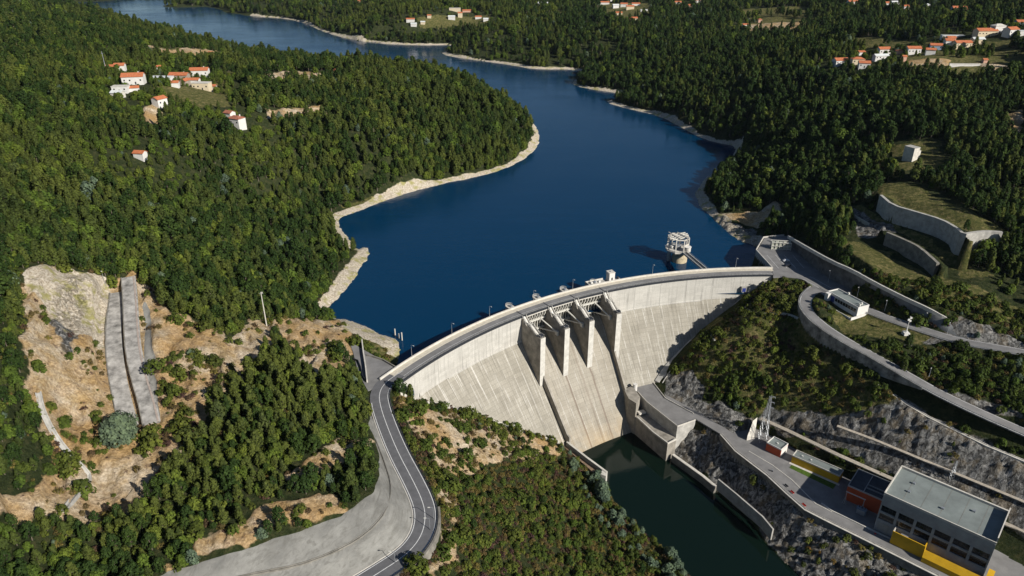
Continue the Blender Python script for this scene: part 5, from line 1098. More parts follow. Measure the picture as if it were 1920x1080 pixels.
HL = [
 (253,158,17,10,6.5,12,'large white house with an orange roof and chimneys at the left of the hillside village','white','tile','gable',1,1,G1),
 (228,172,12,7,4.5,5,'low white house just below the large orange-roofed one','white','conc_l','flat',1,0,G1),
 (222,181,9,6,3,-10,'grey-white shed lowest at the left edge of the hillside village','conc_l','roof_pale','gable',0,0,G1),
 (251,173,9,5,3,20,'small annex with a terracotta roof below the large white house','white','tile','gable',0,0,G1),
 (303,153,19,11,4,-3,'wide building with a pale flat sheet roof in the middle of the hillside village','white','roof_pale','flat',1,0,G1),
 (338,150,17,8,5,-3,'long house with an orange roof right of the pale sheet roof','stonewall','tile','gable',1,1,G1),
 (348,160,8,6,4.5,80,'narrow stone house with a red roof in the centre of the hillside village','stonewall','tile','gable',0,0,G1),
 (376,143,17,9,6,8,'white house with an orange roof at the upper right of the hillside village','white','tile','gable',1,1,G1),
 (380,168,15,8,6,-3,'flat-topped stone house with an apricot front at the lower right of the village','cream','conc_l','flat',1,0,G1),
 (366,158,9,6,4,0,'small house with orange roof squeezed above the apricot-fronted one','white','tile','gable',0,0,G1),
 (400,167,6,5,3,0,'small red-roofed shed at the far right edge of the hillside village','stonewall','tile','gable',0,0,G1),
 (330,163,6,5,4,10,'small white house with a red roof below the pale sheet roof','white','tile','gable',0,0,G1),
 (301,199,9,7,6,65,'lone white house with an orange roof below the hillside village','white','tile','gable',1,0,G1),
 (445,235,12,8,6,-25,'white house with a dark red roof on the slope right of the village','white','roof_old','hip',1,1,G1),
 (432,222,7,6,4,-25,'small white outbuilding left of the dark-red-roofed house','white','roof_old','gable',0,0,G1),
 (210,133,8,6,4,0,'small orange-roofed house beside the slim mast','pink','tile','gable',0,0,G1),
 (227,134,9,7,6,10,'white house with red roofs right of the slim mast','white','tile','gable',1,0,G1),
 (297,133,6,5,4,20,'small white house with a red roof alone above the village','white','tile','gable',0,0,G1),
 (633,138,6,5,4,0,'tiny white house with a red roof at the right end of the dry terrace','white','tile','gable',0,0,G1),
 (265,298,7,5,4,-10,'orange roof just showing among the trees far below the village','white','tile','gable',0,0,G1),
 (470,103,6,4,3,0,'tiny white house at the end of the vineyard field','white','roof_pale','gable',0,0,G1),
 (396,103,5,4,3,0,'tiny pink shed in the vineyard field','pink','tile','gable',0,0,G1),
 (70,6,26,8,4,0,'low white house at the top left corner of the photo','white','tile','gable',0,0,G3),
 (1574,122,15,9,5,10,'white house with an orange roof, leftmost of the lower right village row','white','tile','gable',1,0,G2),
 (1607,119,13,8,5,-5,'cream house with an orange roof second in the lower right village row','cream','tile','hip',1,0,G2),
 (1619,127,11,8,5,-15,'white house with a red roof just below the cream one','white','tile','gable',1,0,G2),
 (1613,103,8,5,3.5,5,'small white cottage above the cream house in the right village','white','tile','gable',0,0,G2),
 (1655,102,13,8,6,5,'white house with a red roof above a long white one in the right village','white','tile','gable',1,0,G2),
 (1650,111,15,6,4,8,'long white house with a pale roof below the red-roofed one','white','roof_pale','gable',1,0,G2),
 (1686,102,7,6,4,0,'small brick-red house between two white ones in the right village','pink','tile','hip',0,0,G2),
 (1710,102,14,8,6,0,'white house with an orange roof in the middle of the right village row','white','tile','gable',1,0,G2),
 (1693,117,4,4,5,0,'tiny orange hut standing in the field under the village row','pink','tile','gable',0,0,G2),
 (1743,103,9,6,5,-20,'cluster house with a red roof left of the blue-grey one','white','tile','gable',0,0,G2),
 (1753,94,12,7,5,-15,'blue-grey house with an orange corner roof in the right village','bluegrey','tile','gable',1,0,G2),
 (1777,88,9,8,7,-10,'tall narrow white house left of the long orange roof','white','tile','gable',1,0,G2),
 (1802,90,18,8,5,5,'long house with a bright orange roof facing the terraced fields','cream','tile','gable',1,0,G2),
 (1785,72,24,5,3,-3,'long white canopy roof above the orange-roofed houses','white','roof_pale','flat',0,0,G2),
 (1781,78,9,6,4,0,'small orange house under the white canopy roof','pink','tile','gable',0,0,G2),
 (1845,70,22,10,6,3,'biggest orange-roofed house on the right hill, with a cream gable','cream','tile','gable',1,1,G2),
 (1868,64,13,8,8,10,'tall white house behind the biggest orange roof','white','conc_l','hip',1,0,G2),
 (1831,83,12,7,5,0,'pale cream house below the biggest orange roof','cream','roof_pale','gable',0,0,G2),
 (1893,66,13,9,6,20,'white house with a red roof right of the tall white one','white','tile','gable',1,0,G2),
 (1914,52,15,8,6,0,'blue-grey house with a red roof at the right edge of the photo','bluegrey','tile','gable',1,0,G2),
 (1917,65,10,6,4,0,'low white house under the blue-grey one at the right edge','white','roof_pale','flat',0,0,G2),
 (1845,118,4,4,3,0,'tiny red hut among the terraced fields at right','pink','tile','gable',0,0,G2),
 (1397,51,9,6,4,5,'small white house with a pink roof left of the long dry field','white','tile','gable',0,0,G2),
 (1424,42,6,6,5,0,'tiny orange tower house above the long dry field','pink','tile','hip',0,0,G2),
 (1597,9,16,9,5,5,'white house with an orange roof at the top edge right of centre','white','tile','gable',0,0,G3),
 (1664,12,10,8,5,0,'small red-roofed house left of the bright white one near the top edge','white','tile','gable',0,0,G3),
 (1676,13,13,9,7,10,'bright white house near the top edge on the right hill','white','roof_pale','gable',0,0,G3),
 (1696,18,9,7,5,0,'small white house stepping down right of the bright white one','white','tile','gable',0,0,G3),
 (1737,15,6,6,5,0,'tiny white house alone between two groves near the top','white','roof_pale','hip',0,0,G3),
 (1796,24,18,9,6,-10,'shaded blue-grey house with a red gable among dark trees','bluegrey','tile','gable',0,0,G3),
 (1813,25,12,7,4,-10,'low shaded annex right of the red-gabled blue-grey house','bluegrey','roof_old','gable',0,0,G3),
 (1850,9,34,5,3,-3,'very long low white building near the top right corner','white','roof_pale','flat',0,0,G3),
 (1886,6,14,9,8,10,'tall white house at the top right corner','white','roof_pale','hip',0,0,G3),
 (1811,40,5,4,3,0,'tiny cream shed below the red-gabled house','cream','tile','gable',0,0,G3),
 (770,40,17,8,4,0,'white house with an orange roof, leftmost of the village across the far shore','white','tile','gable',0,0,G3),
 (776,48,12,7,4,0,'pale house lowest in the village across the far shore','white','roof_pale','gable',0,0,G3),
 (853,21,24,10,6,0,'wide cream block at the top of the village across the far shore','cream','conc_l','flat',0,0,G3),
 (847,37,14,8,5,0,'white house with a pale roof in the middle of the far-shore village','white','roof_pale','gable',0,0,G3),
 (863,33,9,8,8,0,'narrow house with an orange roof in the far-shore village','cream','tile','gable',0,0,G3),
 (876,23,20,7,3,5,'long terracotta roof right of the wide cream block','pink','tile','gable',0,0,G3),
 (805,33,8,6,4,0,'tiny cream house between the left and middle far-shore houses','cream','tile','gable',0,0,G3),
 (897,35,13,7,4,0,'orange-roofed white house right of the far-shore village centre','white','tile','gable',0,0,G3),
 (911,39,10,7,4,0,'white house with a pale roof, rightmost of the far-shore village','white','roof_pale','gable',0,0,G3),
 (793,44,9,6,3,0,'small pale house right of the lowest one in the far-shore village','cream','roof_pale','gable',0,0,G3),
 (675,5,11,7,4,0,'pink-roofed house alone at the top edge left of centre','pink','tile','gable',0,0,G3),
 (1018,10,22,9,5,-5,'white house with a grey roof alone near the top centre','white','roof_pale','gable',0,0,G3),
 (1105,9,7,6,6,0,'tiny white house left of the red-roofed row at the top','white','roof_pale','gable',0,0,G3),
 (1133,8,22,9,4,-3,'long red-roofed house at the top of the central village','white','tile','gable',0,0,G3),
 (1144,3,12,7,4,0,'small orange-roofed house on the top edge above the central village','white','tile','gable',0,0,G3),
 (1154,15,13,8,6,10,'white house left in the middle row of the central village','white','roof_pale','gable',0,0,G3),
 (1170,13,15,9,6,-10,'house with a pink roof in the middle row of the central village','white','tile','gable',0,0,G3),
 (1181,18,16,9,6,0,'cream-walled house with orange roof in the heart of the central village','cream','tile','gable',0,0,G3),
 (1192,11,18,8,4,0,'long orange roof at the right of the central village','white','tile','gable',0,0,G3),
 (1207,21,14,7,3,5,'low white hall right of the central village','white','roof_pale','flat',0,0,G3),
 (1160,28,13,8,4,0,'orange-roofed house just below the central village','cream','tile','gable',0,0,G3),
 (1187,38,15,8,4,5,'cream house with an orange roof lowest in the central village','cream','tile','gable',0,0,G3),
 (1270,9,15,9,5,0,'white house with a red roof between the central village and the top right groves','white','tile','gable',0,0,G3),
 (1295,14,13,8,4,0,'pinkish house below the top edge right of the central village','pink','tile','gable',0,0,G3),
 (1307,5,12,7,5,0,'white house with an orange roof above the pinkish one','white','tile','gable',0,0,G3),
 (1343,5,10,7,5,0,'cream house touching the top edge right of the central village','cream','tile','gable',0,0,G3),
]
for q in HL:
    px, py, w_, d_, h_, rz, lab, wl_, rf_, kd, wn, ch, gp = q
    house(px, py, w_, d_, h_, rz, lab, wl_, rf_, kd, bool(wn), bool(ch), gp)
house(1808,124,30,1.2,2.2,-2,'long low white wall among the terraced fields at right','white','conc_l','flat',False,False,None,'boundary wall')
# ---------------------------------------------------------------- vegetation
def leaf_nodes(cols, hv=.5, transl=.14):
    def f(nt, N, L, b):
        oi = N.new('ShaderNodeObjectInfo'); tc = N.new('ShaderNodeTexCoord')
        n = nz(N, L, tc.outputs['Object'], .55, 3, .6); ge = N.new('ShaderNodeNewGeometry'); wp = nz(N, L, ge.outputs['Position'], .011, 4, .6)
        sel = mth(N, L, 'ADD', mth(N, L, 'MULTIPLY', oi.outputs['Random'], .38), mth(N, L, 'MULTIPLY', mth(N, L, 'SUBTRACT', wp, .33), 1.9), True)
        c = ramp(N, L, sel, [(i/(len(cols)-1), q) for i, q in enumerate(cols)])
        hi = mixc(N, L, 1., c, (1.6, 1.55, 1.3), 'MULTIPLY'); lo_ = mixc(N, L, 1., c, (.6, .62, .66), 'MULTIPLY')
        c = mixc(N, L, ramp(N, L, n, [(.36, (0, 0, 0)), (.64, (1, 1, 1))]), lo_, hi)
        L.new(c, b.inputs['Base Color']); b.inputs['Roughness'].default_value = .75; b.inputs['Specular IOR Level'].default_value = .08
        t = N.new('ShaderNodeBsdfTranslucent'); L.new(mixc(N, L, 1., c, (1.2, 1.3, .6), 'MULTIPLY'), t.inputs[0]); ms = N.new('ShaderNodeMixShader'); ms.inputs[0].default_value = transl
        L.new(b.outputs[0], ms.inputs[1]); L.new(t.outputs[0], ms.inputs[2]); L.new(ms.outputs[0], N['Material Output'].inputs[0])
    return f
M['l_euc'] = mat('eucalyptus_leaves', build=leaf_nodes([(.021, .034, .012), (.038, .054, .015), (.052, .069, .018), (.074, .090, .021), (.044, .060, .023)]))
M['l_pine'] = mat('pine_needles', build=leaf_nodes([(.015, .031, .009), (.025, .045, .012), (.038, .060, .013)]))
M['l_oak'] = mat('broad_leaves', build=leaf_nodes([(.032, .058, .014), (.050, .080, .016), (.070, .105, .018), (.10, .125, .022), (.04, .06, .015)]))
M['l_silver'] = mat('silvery_leaves', build=leaf_nodes([(.065, .095, .07), (.085, .12, .085), (.10, .13, .075)]))
M['l_bush'] = mat('scrub_leaves', build=leaf_nodes([(.035, .055, .012), (.055, .08, .016), (.085, .10, .02), (.045, .06, .02)]))
M['l_dry'] = mat('dry_scrub_leaves', build=leaf_nodes([(.06, .032, .032), (.10, .075, .03), (.12, .10, .03), (.065, .035, .035), (.15, .13, .035), (.14, .07, .02)]))
M['bark'] = mat('bark', (.17, .14, .11), .9, spec=.05, var=.3, scale=2)
def leaves(clumps, per, ls, rg, up=.35):
    """leaf clusters: a soup of small triangles round each clump centre, facing mostly outwards"""
    V = []; F_ = []
    for cx, cy_, cz, cr, nx, ny, nz_ in clumps:
        for _ in range(per):
            d = rg.normal(size=3); d[2] = d[2]*.8+.15; d /= np.linalg.norm(d)+1e-9
            p = np.array([cx, cy_, cz])+d*cr*rg.uniform(.55, 1.)
            n = d*.8+np.array([nx, ny, nz_])*.5+np.array([0, 0, up])+rg.normal(size=3)*.35; n /= np.linalg.norm(n)
            a = np.cross(n, rg.normal(size=3)); a /= np.linalg.norm(a)+1e-9; b = np.cross(n, a); s = ls*rg.uniform(.6, 1.3)
            i = len(V); V += [p+a*s*.5-b*s*.4, p-a*s*.5-b*s*.4, p-a*s*.25+b*s*.55, p+a*s*.3+b*s*.5]; F_.append([i, i+1, i+2, i+3])
    return V, F_
def crown_mesh(name, H, Rr, base, kind, seed, ncl, per, ls, m):
    rg = np.random.default_rng(seed); cl = []
    for k in range(ncl):
        t = (k+rg.uniform(0, 1))/ncl; a = k*2.39996+rg.uniform(-.4, .4)
        if kind == 'euc': pr = math.sin(math.pi*min(1, .12+.9*t))**.8*(1-.35*t); cr = rg.uniform(.75, 1.25)*Rr*.38
        elif kind == 'pine': pr = math.sin(math.pi*min(1, .28+.70*t))**.55; cr = rg.uniform(.8, 1.2)*Rr*.32
        elif kind == 'cone': pr = (1-t)**.85; cr = (.6+.6*(1-t))*Rr*.32
        else: pr = math.sqrt(max(0, 1-(2*t-.75)**2/1.6))*.95; cr = rg.uniform(.75, 1.25)*Rr*.34
        rad_ = Rr*pr*math.sqrt(rg.uniform(.35, 1.0)); z = base+(H-base)*t
        lop = 1+.28*math.sin(a*2+seed)
        x, y = rad_*math.cos(a)*lop, rad_*math.sin(a)*lop; l = math.hypot(x, y)+.3
        cl.append((x, y, z, cr, x/l, y/l, .3+t*.5))
    V, F_ = leaves(cl, per, ls, rg); me = bpy.data.meshes.new(name); me.from_pydata([tuple(v) for v in V], [], F_); me.materials.append(m); return me, cl
def trunk_mesh(name, H, r, cl, seed, nl=5):
    rg = np.random.default_rng(seed); mb = MB(); p = Vector((0, 0, -1.2)); n = 4; top = H*.8; pts = [p]
    for k in range(1, n+1): pts.append(Vector((rg.uniform(-.25, .25)*k*.5, rg.uniform(-.25, .25)*k*.5, top*k/n)))
    for k in range(n): mb.tube(pts[k], pts[k+1], r*(1-k/n*.75), 5, r*(1-(k+1)/n*.75))
    for k in range(nl):
        c = cl[int(len(cl)*(k+.5)/nl)]; q = pts[min(n-1, 1+k*n//nl)]; mb.tube(q, (c[0]*.8, c[1]*.8, c[2]), r*.32, 4, r*.12)
    me = bpy.data.meshes.new(name); me.from_pydata(mb.v, [], mb.f); me.materials.append(M['bark']); return me
KIND = {}   # name -> list of (crown mesh, trunk mesh)
def kindset(key, n, H, Rr, base, kind, ncl, per, ls, m, tr):
    KIND[key] = []
    for k in range(n):
        h = H*(1+.1*math.sin(k*2.1)); cm, cl = crown_mesh('tree_crown', h, Rr*(1+.12*math.cos(k*1.7)), base, kind, 100+k*7+len(key), ncl, per, ls, M[m])
        KIND[key].append((cm, trunk_mesh('tree_trunk', h, tr, cl, k)))
kindset('euc', 4, 11.0, 2.45, 1.8, 'euc', 46, 15, .76, 'l_euc', .26)
kindset('pine', 2, 11, 2.9, 3.4, 'pine', 40, 16, .75, 'l_pine', .30)
kindset('fir', 2, 12.5, 2.5, 1.2, 'cone', 46, 14, .7, 'l_pine', .28)
kindset('oak', 2, 7.5, 3.3, 1.1, 'round', 44, 16, .9, 'l_oak', .26)
kindset('silver', 1, 7.5, 2.8, .8, 'euc', 40, 15, .8, 'l_silver', .18)
kindset('bush', 2, 2.3, 1.7, .0, 'round', 22, 13, .5, 'l_bush', .07)
kindset('dry', 2, 1.5, 1.5, .0, 'round', 16, 12, .42, 'l_dry', .05)
# density: where nothing else stands
def att(A, x, y):
    r = np.hypot(x, y); a = np.degrees(np.arctan2(x, y)); i = np.clip(np.round(np.interp(r, RR, np.arange(nR))).astype(int), 0, nR-1); j = np.clip(np.round(np.interp(a, AA, np.arange(nA))).astype(int), 0, nA-1); return A[i, j]
def free(x, y, m=0.):
    ok = np.ones(x.shape, bool)
    for L_, w_ in ((ROAD_L, 6.5), (ROAD_U, 5.6), (ROAD_D, 5.6), (ROAD_P, 5), (BENCH1, 2.2), (BENCH2, 1.8), (GUTTER, 1.6), (RAMP_L, 5.4), (RAMP_R, 5.4), (WALL_TW, 3), (WALL_T2W, 2.5)): ok &= pdist(x, y, L_) > w_+m
    for P_ in (PLAT, CREST_L, CREST_R): ok &= sdist(x, y, P_) < -1.5-m
    for hx, hy, s_ in HOUSES:
        ok &= np.hypot(x-hx, y-hy) > s_*.62+1.5+m
        ok &= ~((np.abs(x-hx) < s_*.6) & (y < hy) & (y > hy-(11 if hy < 900 else 24)-m))     # keep the near side open
    ok &= ~((np.hypot(x-CX, y-CY) < 266) & (np.hypot(x-CX, y-CY) > 205) & (np.degrees(np.arctan2(y-CY, x-CX)) > 89) & (np.degrees(np.arctan2(y-CY, x-CX)) < 150) & (y > rbf_face(x, y)))
    fx, fy = FC.o; 
    s_ = (x-fx)*FC.d.x+(y-fy)*FC.d.y; t_ = (x-fx)*FC.n.x+(y-fy)*FC.n.y; ok &= ~((s_ > -4) & (s_ < LC+5) & (t_ > -8) & (t_ < DC+3))
    dxy = sdist(x, y, [p[:2] for p in dk_zone]); ok &= dxy < -1; ok &= pdist(x, y, gro) > 8.5+m
    return ok
def rbf_face(x, y):
    """-inf where the dam face stands above the ground, so that nothing grows in the concrete"""
    r = np.hypot(x-CX, y-CY); zf = np.where(r > RD, 0, ZB-(RD-r)/SL); return np.where(zf > HT(x, y)+.2, -1e9, 1e9)
dk_zone = UL([(1165,725),(1223,708),(1310,772),(1312,800),(1275,850),(1252,870),(1170,820)], -58)
def scatter(r0_, r1_, s, jit=.5, amax=45):
    n = int(r1_*math.sin(R(amax))/s)+1; xs = np.arange(-n, n+1)*s; ys = np.arange(int(r0_*math.cos(R(amax))/s)-1, int(r1_/s)+2)*s
    X, Y = np.meshgrid(xs, ys); X = X.ravel()+rng.uniform(-jit, jit, X.size)*s; Y = Y.ravel()+rng.uniform(-jit, jit, Y.size)*s
    r = np.hypot(X, Y); a = np.degrees(np.arctan2(X, Y)); m = (r >= r0_) & (r < r1_) & (np.abs(a) < amax); return X[m], Y[m]
_ro = sorted([(p[1], p[0]) for p in ROAD_L[18:]]); _ry = np.array([p[0] for p in _ro]); _rx = np.array([p[1] for p in _ro])
def roadx(Y): return np.interp(Y, _ry, _rx)
NOTREE = [[p[:2] for p in UGL(q)] for q in ([(640,590),(735,612),(760,640),(748,690),(690,690),(655,650)],[(480,595),(560,600),(640,600),(650,650),(590,645),(500,620)],[(1330,400),(1400,410),(1440,440),(1400,470),(1340,430)],
   [(1640,340),(1720,345),(1800,380),(1830,432),(1790,470),(1860,540),(1925,585),(1925,625),(1860,610),(1750,565),(1660,525),(1590,490),(1570,450),(1600,440),(1585,385),(1640,400)],[(1670,270),(1770,262),(1780,330),(1680,335)],
   [(1410,530),(1470,520),(1510,535),(1500,580),(1405,590)],[(1550,590),(1640,592),(1720,618),(1700,640),(1640,625),(1600,625)],
   [(480,138),(560,135),(660,140),(600,158),(500,160)],[(270,85),(320,92),(440,100),(460,112),(330,114),(280,100)],[(510,203),(600,200),(610,215),(510,225)],[(270,205),(310,200),(300,245),(275,250)],[(290,170),(360,165),(420,180),(440,200),(380,205),(330,190)],
   [(1390,50),(1440,30),(1510,35),(1510,58),(1400,62)],[(1690,108),(1790,108),(1800,128),(1700,126)],[(1800,108),(1925,108),(1925,140),(1850,140)],[(1600,72),(1700,75),(1700,90),(1600,88)],[(1830,78),(1925,70),(1925,88),(1840,92)],[(780,36),(920,28),(920,46),(790,52)],[(1120,8),(1215,6),(1220,30),(1150,38)],[(1380,18),(1510,12),(1520,24),(1400,28)],[(1020,25),(1060,22),(1060,30),(1025,32)],[(1870,225),(1925,200),(1925,262),(1890,250)])]
TR = []   # x, y, z, scale, rot, kind, variant
def classify(X, Y, base_s):
    Z = HT(X, Y); px, py, dep = proj(X, Y, Z)
    snd, rok, grs, cnc, bch = (att(A, X, Y) for A in (A_SAND, A_ROCK, A_GRASS, A_CONC, A_BEACH))
    lakeclear = Z > ZL+1.2; river = (np.hypot(X-CX, Y-CY) < 250)
    lakeclear |= river & (att(TAILD, X, Y) < -1.5)
    u = rng.uniform(0, 1, X.size); patch = fbm(X, Y, 60, 3, 91)+.5; patch2 = fbm(X, Y, 130, 3, 92)+.5
    dens = np.ones(X.size); dens *= np.where(snd > .3, .0, 1); dens *= np.where(rok > .3, .012, 1); dens *= np.where(cnc > .1, 0, 1); dens *= np.where(bch > .25, 0, 1)
    terr = grs > .4
    knoll = river & (X > 80)
    dens = np.where(terr, np.where(knoll, .07*(fbm(X, Y, 22, 2, 93) > .02)+.015, .012), dens)
    dens = np.where(knoll & ~terr & (rok < .3), .3, dens)
    lslope = river & (X < 90) & (Y < 330) & (X > roadx(Y)+5)
    dens = np.where(lslope, np.where(fbm(X, Y, 20, 3, 94)+.004*(X-10) > -.02, .34, .04), dens)
    # thinner, gardened ground round the villages
    vill = np.zeros(X.size, bool)
    for hx, hy, s_ in HOUSES: vill |= (np.hypot(X-hx, Y-hy) < 34)
    dens = np.where(vill, .42, dens)
    dens = np.where((Y > 430) & (fbm(X, Y, 75, 3, 97) > .10), .45, dens)
    dens = np.where((cnc > .1) | (bch > .3) | ((snd > .35) & ~lslope), 0, dens)
    ok = (u < dens) & lakeclear & free(X, Y)
    for q in NOTREE: ok &= ~inside(X, Y, q)
    ok &= ~(knoll & (pdist(X, Y, gro) < 11))
    near_foot = (np.hypot(X-CX, Y-CY) > RD) & (np.hypot(X-CX, Y-CY) < RU+4) & (X > -60) & (X < 175); ok &= ~near_foot
    k = np.full(X.size, 0); v = rng.uniform(0, 1, X.size)
    k = np.where(v+1.1*(patch2-.5) < .52, 0, np.where(v+1.1*(patch2-.5) < .74, 2, 1))                 # euc, pine, oak
    k = np.where((X > 110) & (Y > 380) & (rng.uniform(0, 1, X.size) < .45), 1, k); k = np.where(vill & (v > .3), 2, k)
    k = np.where(lslope, np.where(v < .45, 2, np.where(v < .75, 0, 1)), k)
    silver = lslope & (att(TAILD, X, Y) > -17); k = np.where(silver, 3, k)
    k = np.where((rng.uniform(0, 1, X.size) < .025), 3, k)
    k = np.where(knoll, np.where(v < .5, 0, np.where(v < .85, 2, 3)), k)
    k = np.where((k == 1) & (rng.uniform(0, 1, X.size) < np.where(X > 110, .2, .08)) & ~lslope & ~vill, 4, k)
    sc_ = base_s*rng.uniform(.5, 1.15, X.size)*np.where(rng.uniform(0, 1, X.size) < .07, 1.4, 1)*(1+.5*fbm(X, Y, 18, 2, 99))*np.where(knoll, .55, 1)*np.where(lslope & ~silver, .6, 1)*np.where(vill, .72, 1)*(.85+.5*(patch-.3))
    sc_ *= np.where((py > 600) & (X < 0), .78, 1)
    for i in np.nonzero(ok)[0]:
        key = ('euc', 'pine', 'oak', 'silver', 'fir')[k[i]]; TR.append((X[i], Y[i], Z[i]-.2, sc_[i], rng.uniform(0, 6.28), key, int(rng.integers(0, len(KIND[key])))))
classify(*scatter(120, 420, 3.5, .5), .9)
classify(*scatter(420, 760, 4.2, .5), 1.0)
classify(*scatter(760, 1250, 5.8, .5), 1.15)
classify(*scatter(1250, 2000, 8.6, .5), 1.3)
classify(*scatter(2000, 3200, 14, .5, 42), 1.8)
SH = []
NOSHRUB = [[p[:2] for p in UGL(q)] for q in ([(1535,575),(1560,590),(1610,612),(1640,590),(1745,634),(1725,650),(1650,648),(1600,632),(1550,612)],[(1640,345),(1720,352),(1790,395),(1800,425),(1700,392)])]
def shrubs(X, Y):
    Z = HT(X, Y); snd, rok, grs, cnc, bch = (att(A, X, Y) for A in (A_SAND, A_ROCK, A_GRASS, A_CONC, A_BEACH)); river = (np.hypot(X-CX, Y-CY) < 250)
    knoll = river & (X > 80); lslope = river & (X < 90) & (Y < 330) & (X > roadx(Y)+4); c1 = fbm(X, Y, 16, 3, 95); c2 = fbm(X, Y, 40, 3, 96)
    u = rng.uniform(0, 1, X.size); d = np.zeros(X.size)
    d = np.where(snd > .3, np.where(c1 > .05, .42, .06), d); d = np.where(grs > .4, np.where(knoll, .6, .22), d); d = np.where(lslope & (snd < .3), .8, d); d = np.where(knoll & (grs < .4) & (rok < .3), .6, d)
    d = np.where(lslope & (snd > .3), np.where(c1 > -.02, .62, .15), d)
    d = np.where(rok > .3, np.where(c1 > .1, .16, .02), d); d = np.where((snd < .3) & (grs < .4) & (rok < .3) & ~river & (Y < 420), .25, d); d = np.where((cnc > .1) | (bch > .6), 0, d)
    lc = (Z > ZL+1.0) | (river & (att(TAILD, X, Y) < -1))
    ok = (u < d) & lc & free(X, Y, -1.2); dry = (rng.uniform(0, 1, X.size) < np.where(snd > .3, .55, np.where(lslope, .62, .4)))
    nf = (np.hypot(X-CX, Y-CY) > RD) & (np.hypot(X-CX, Y-CY) < RU+1) & (X > -60) & (X < 175)
    ok &= ~nf
    for q in NOSHRUB: ok &= ~inside(X, Y, q)
    for i in np.nonzero(ok)[0]:
        key = 'dry' if dry[i] else 'bush'; s_ = rng.uniform(.3, 1.15)*(1.0 if key == 'dry' else 1.0+(rng.uniform() < .15)*.9); SH.append((X[i], Y[i], Z[i]-.15, s_, rng.uniform(0, 6.28), key, int(rng.integers(0, 2))))
shrubs(*scatter(130, 440, 2.0, .5, 42))
# the 300 trees and 220 shrubs that show largest stand as things of their own
def rank(lst, n, hh):
    a = np.array([q[:4] for q in lst]); px, py, dep = proj(a[:, 0], a[:, 1], a[:, 2]+hh*.5*a[:, 3]); size = a[:, 3]*FOC/dep
    vis = (px > 2) & (px < 1918) & (py > 2) & (py < 1078)
    # drop what the terrain hides
    idx = [i for i in np.argsort(-size*vis) if vis[i]][:n*3]; out = []
    for i in idx:
        x, y, z = a[i, 0], a[i, 1], a[i, 2]+hh*.8*a[i, 3]; t = np.linspace(.05, .97, 40)
        if (HT(x*t, y*t) < CAMH+(z-CAMH)*t).all(): out.append(i)
        if len(out) >= n: break
    return out
KL = {'euc': 'slender olive green eucalyptus', 'pine': 'dark green round-topped pine', 'oak': 'broad bushy mid green tree', 'silver': 'silvery blue-green tree', 'fir': 'pointed dark conifer tree', 'bush': 'low green shrub', 'dry': 'low brownish dry shrub'}
def region(x, y):
    px, py, _ = proj(np.array(x), np.array(y), HT(x, y)); river = math.hypot(x-CX, y-CY) < 252
    if river and x > 80: return 'on the knoll of the right bank'
    if river: return 'on the slope between the near left road and the river'
    if px < 190: return 'on the bank at the far left beside the sandy cut'
    if px < 360: return 'at the bottom left around the sandy cut and ramp'
    if py > 930: return 'just above the pale shotcrete slope'
    if px < 720: return 'in the grove between the ramp and the near left road'
    return 'on the wooded slopes above the right end of the dam'
done = {}
def individual(lst, idx, nm, cat, plural):
    for i in idx:
        x, y, z, s, rt, key, v = lst[i]
        if (key, v) not in done:
            e = empty(nm); cm, tm = KIND[key][v]
            c = link(bpy.data.objects.new('crown' if nm == 'tree' else 'foliage', cm), e); t = link(bpy.data.objects.new('trunk' if nm == 'tree' else 'stem', tm), e); done[(key, v)] = (e, c, t)
        else: e = copy_tree(done[(key, v)][0])
        e.location = (x, y, z); e.scale = (s, s, s*(.9+.2*((i*7) % 10)/10)); e.rotation_euler.z = rt; rg_ = region(x, y)
        e['label'] = ' '.join((KL[key]+' '+rg_).split()[:16]); e['category'] = cat; e['group'] = KL[key].split()[-1]+' '+plural+' '+rg_
it = rank(TR, 300, 11); ish = rank(SH, 220, 2)
individual(TR, it, 'tree', 'tree', 'trees'); individual(SH, ish, 'shrub', 'shrub', 'plants')
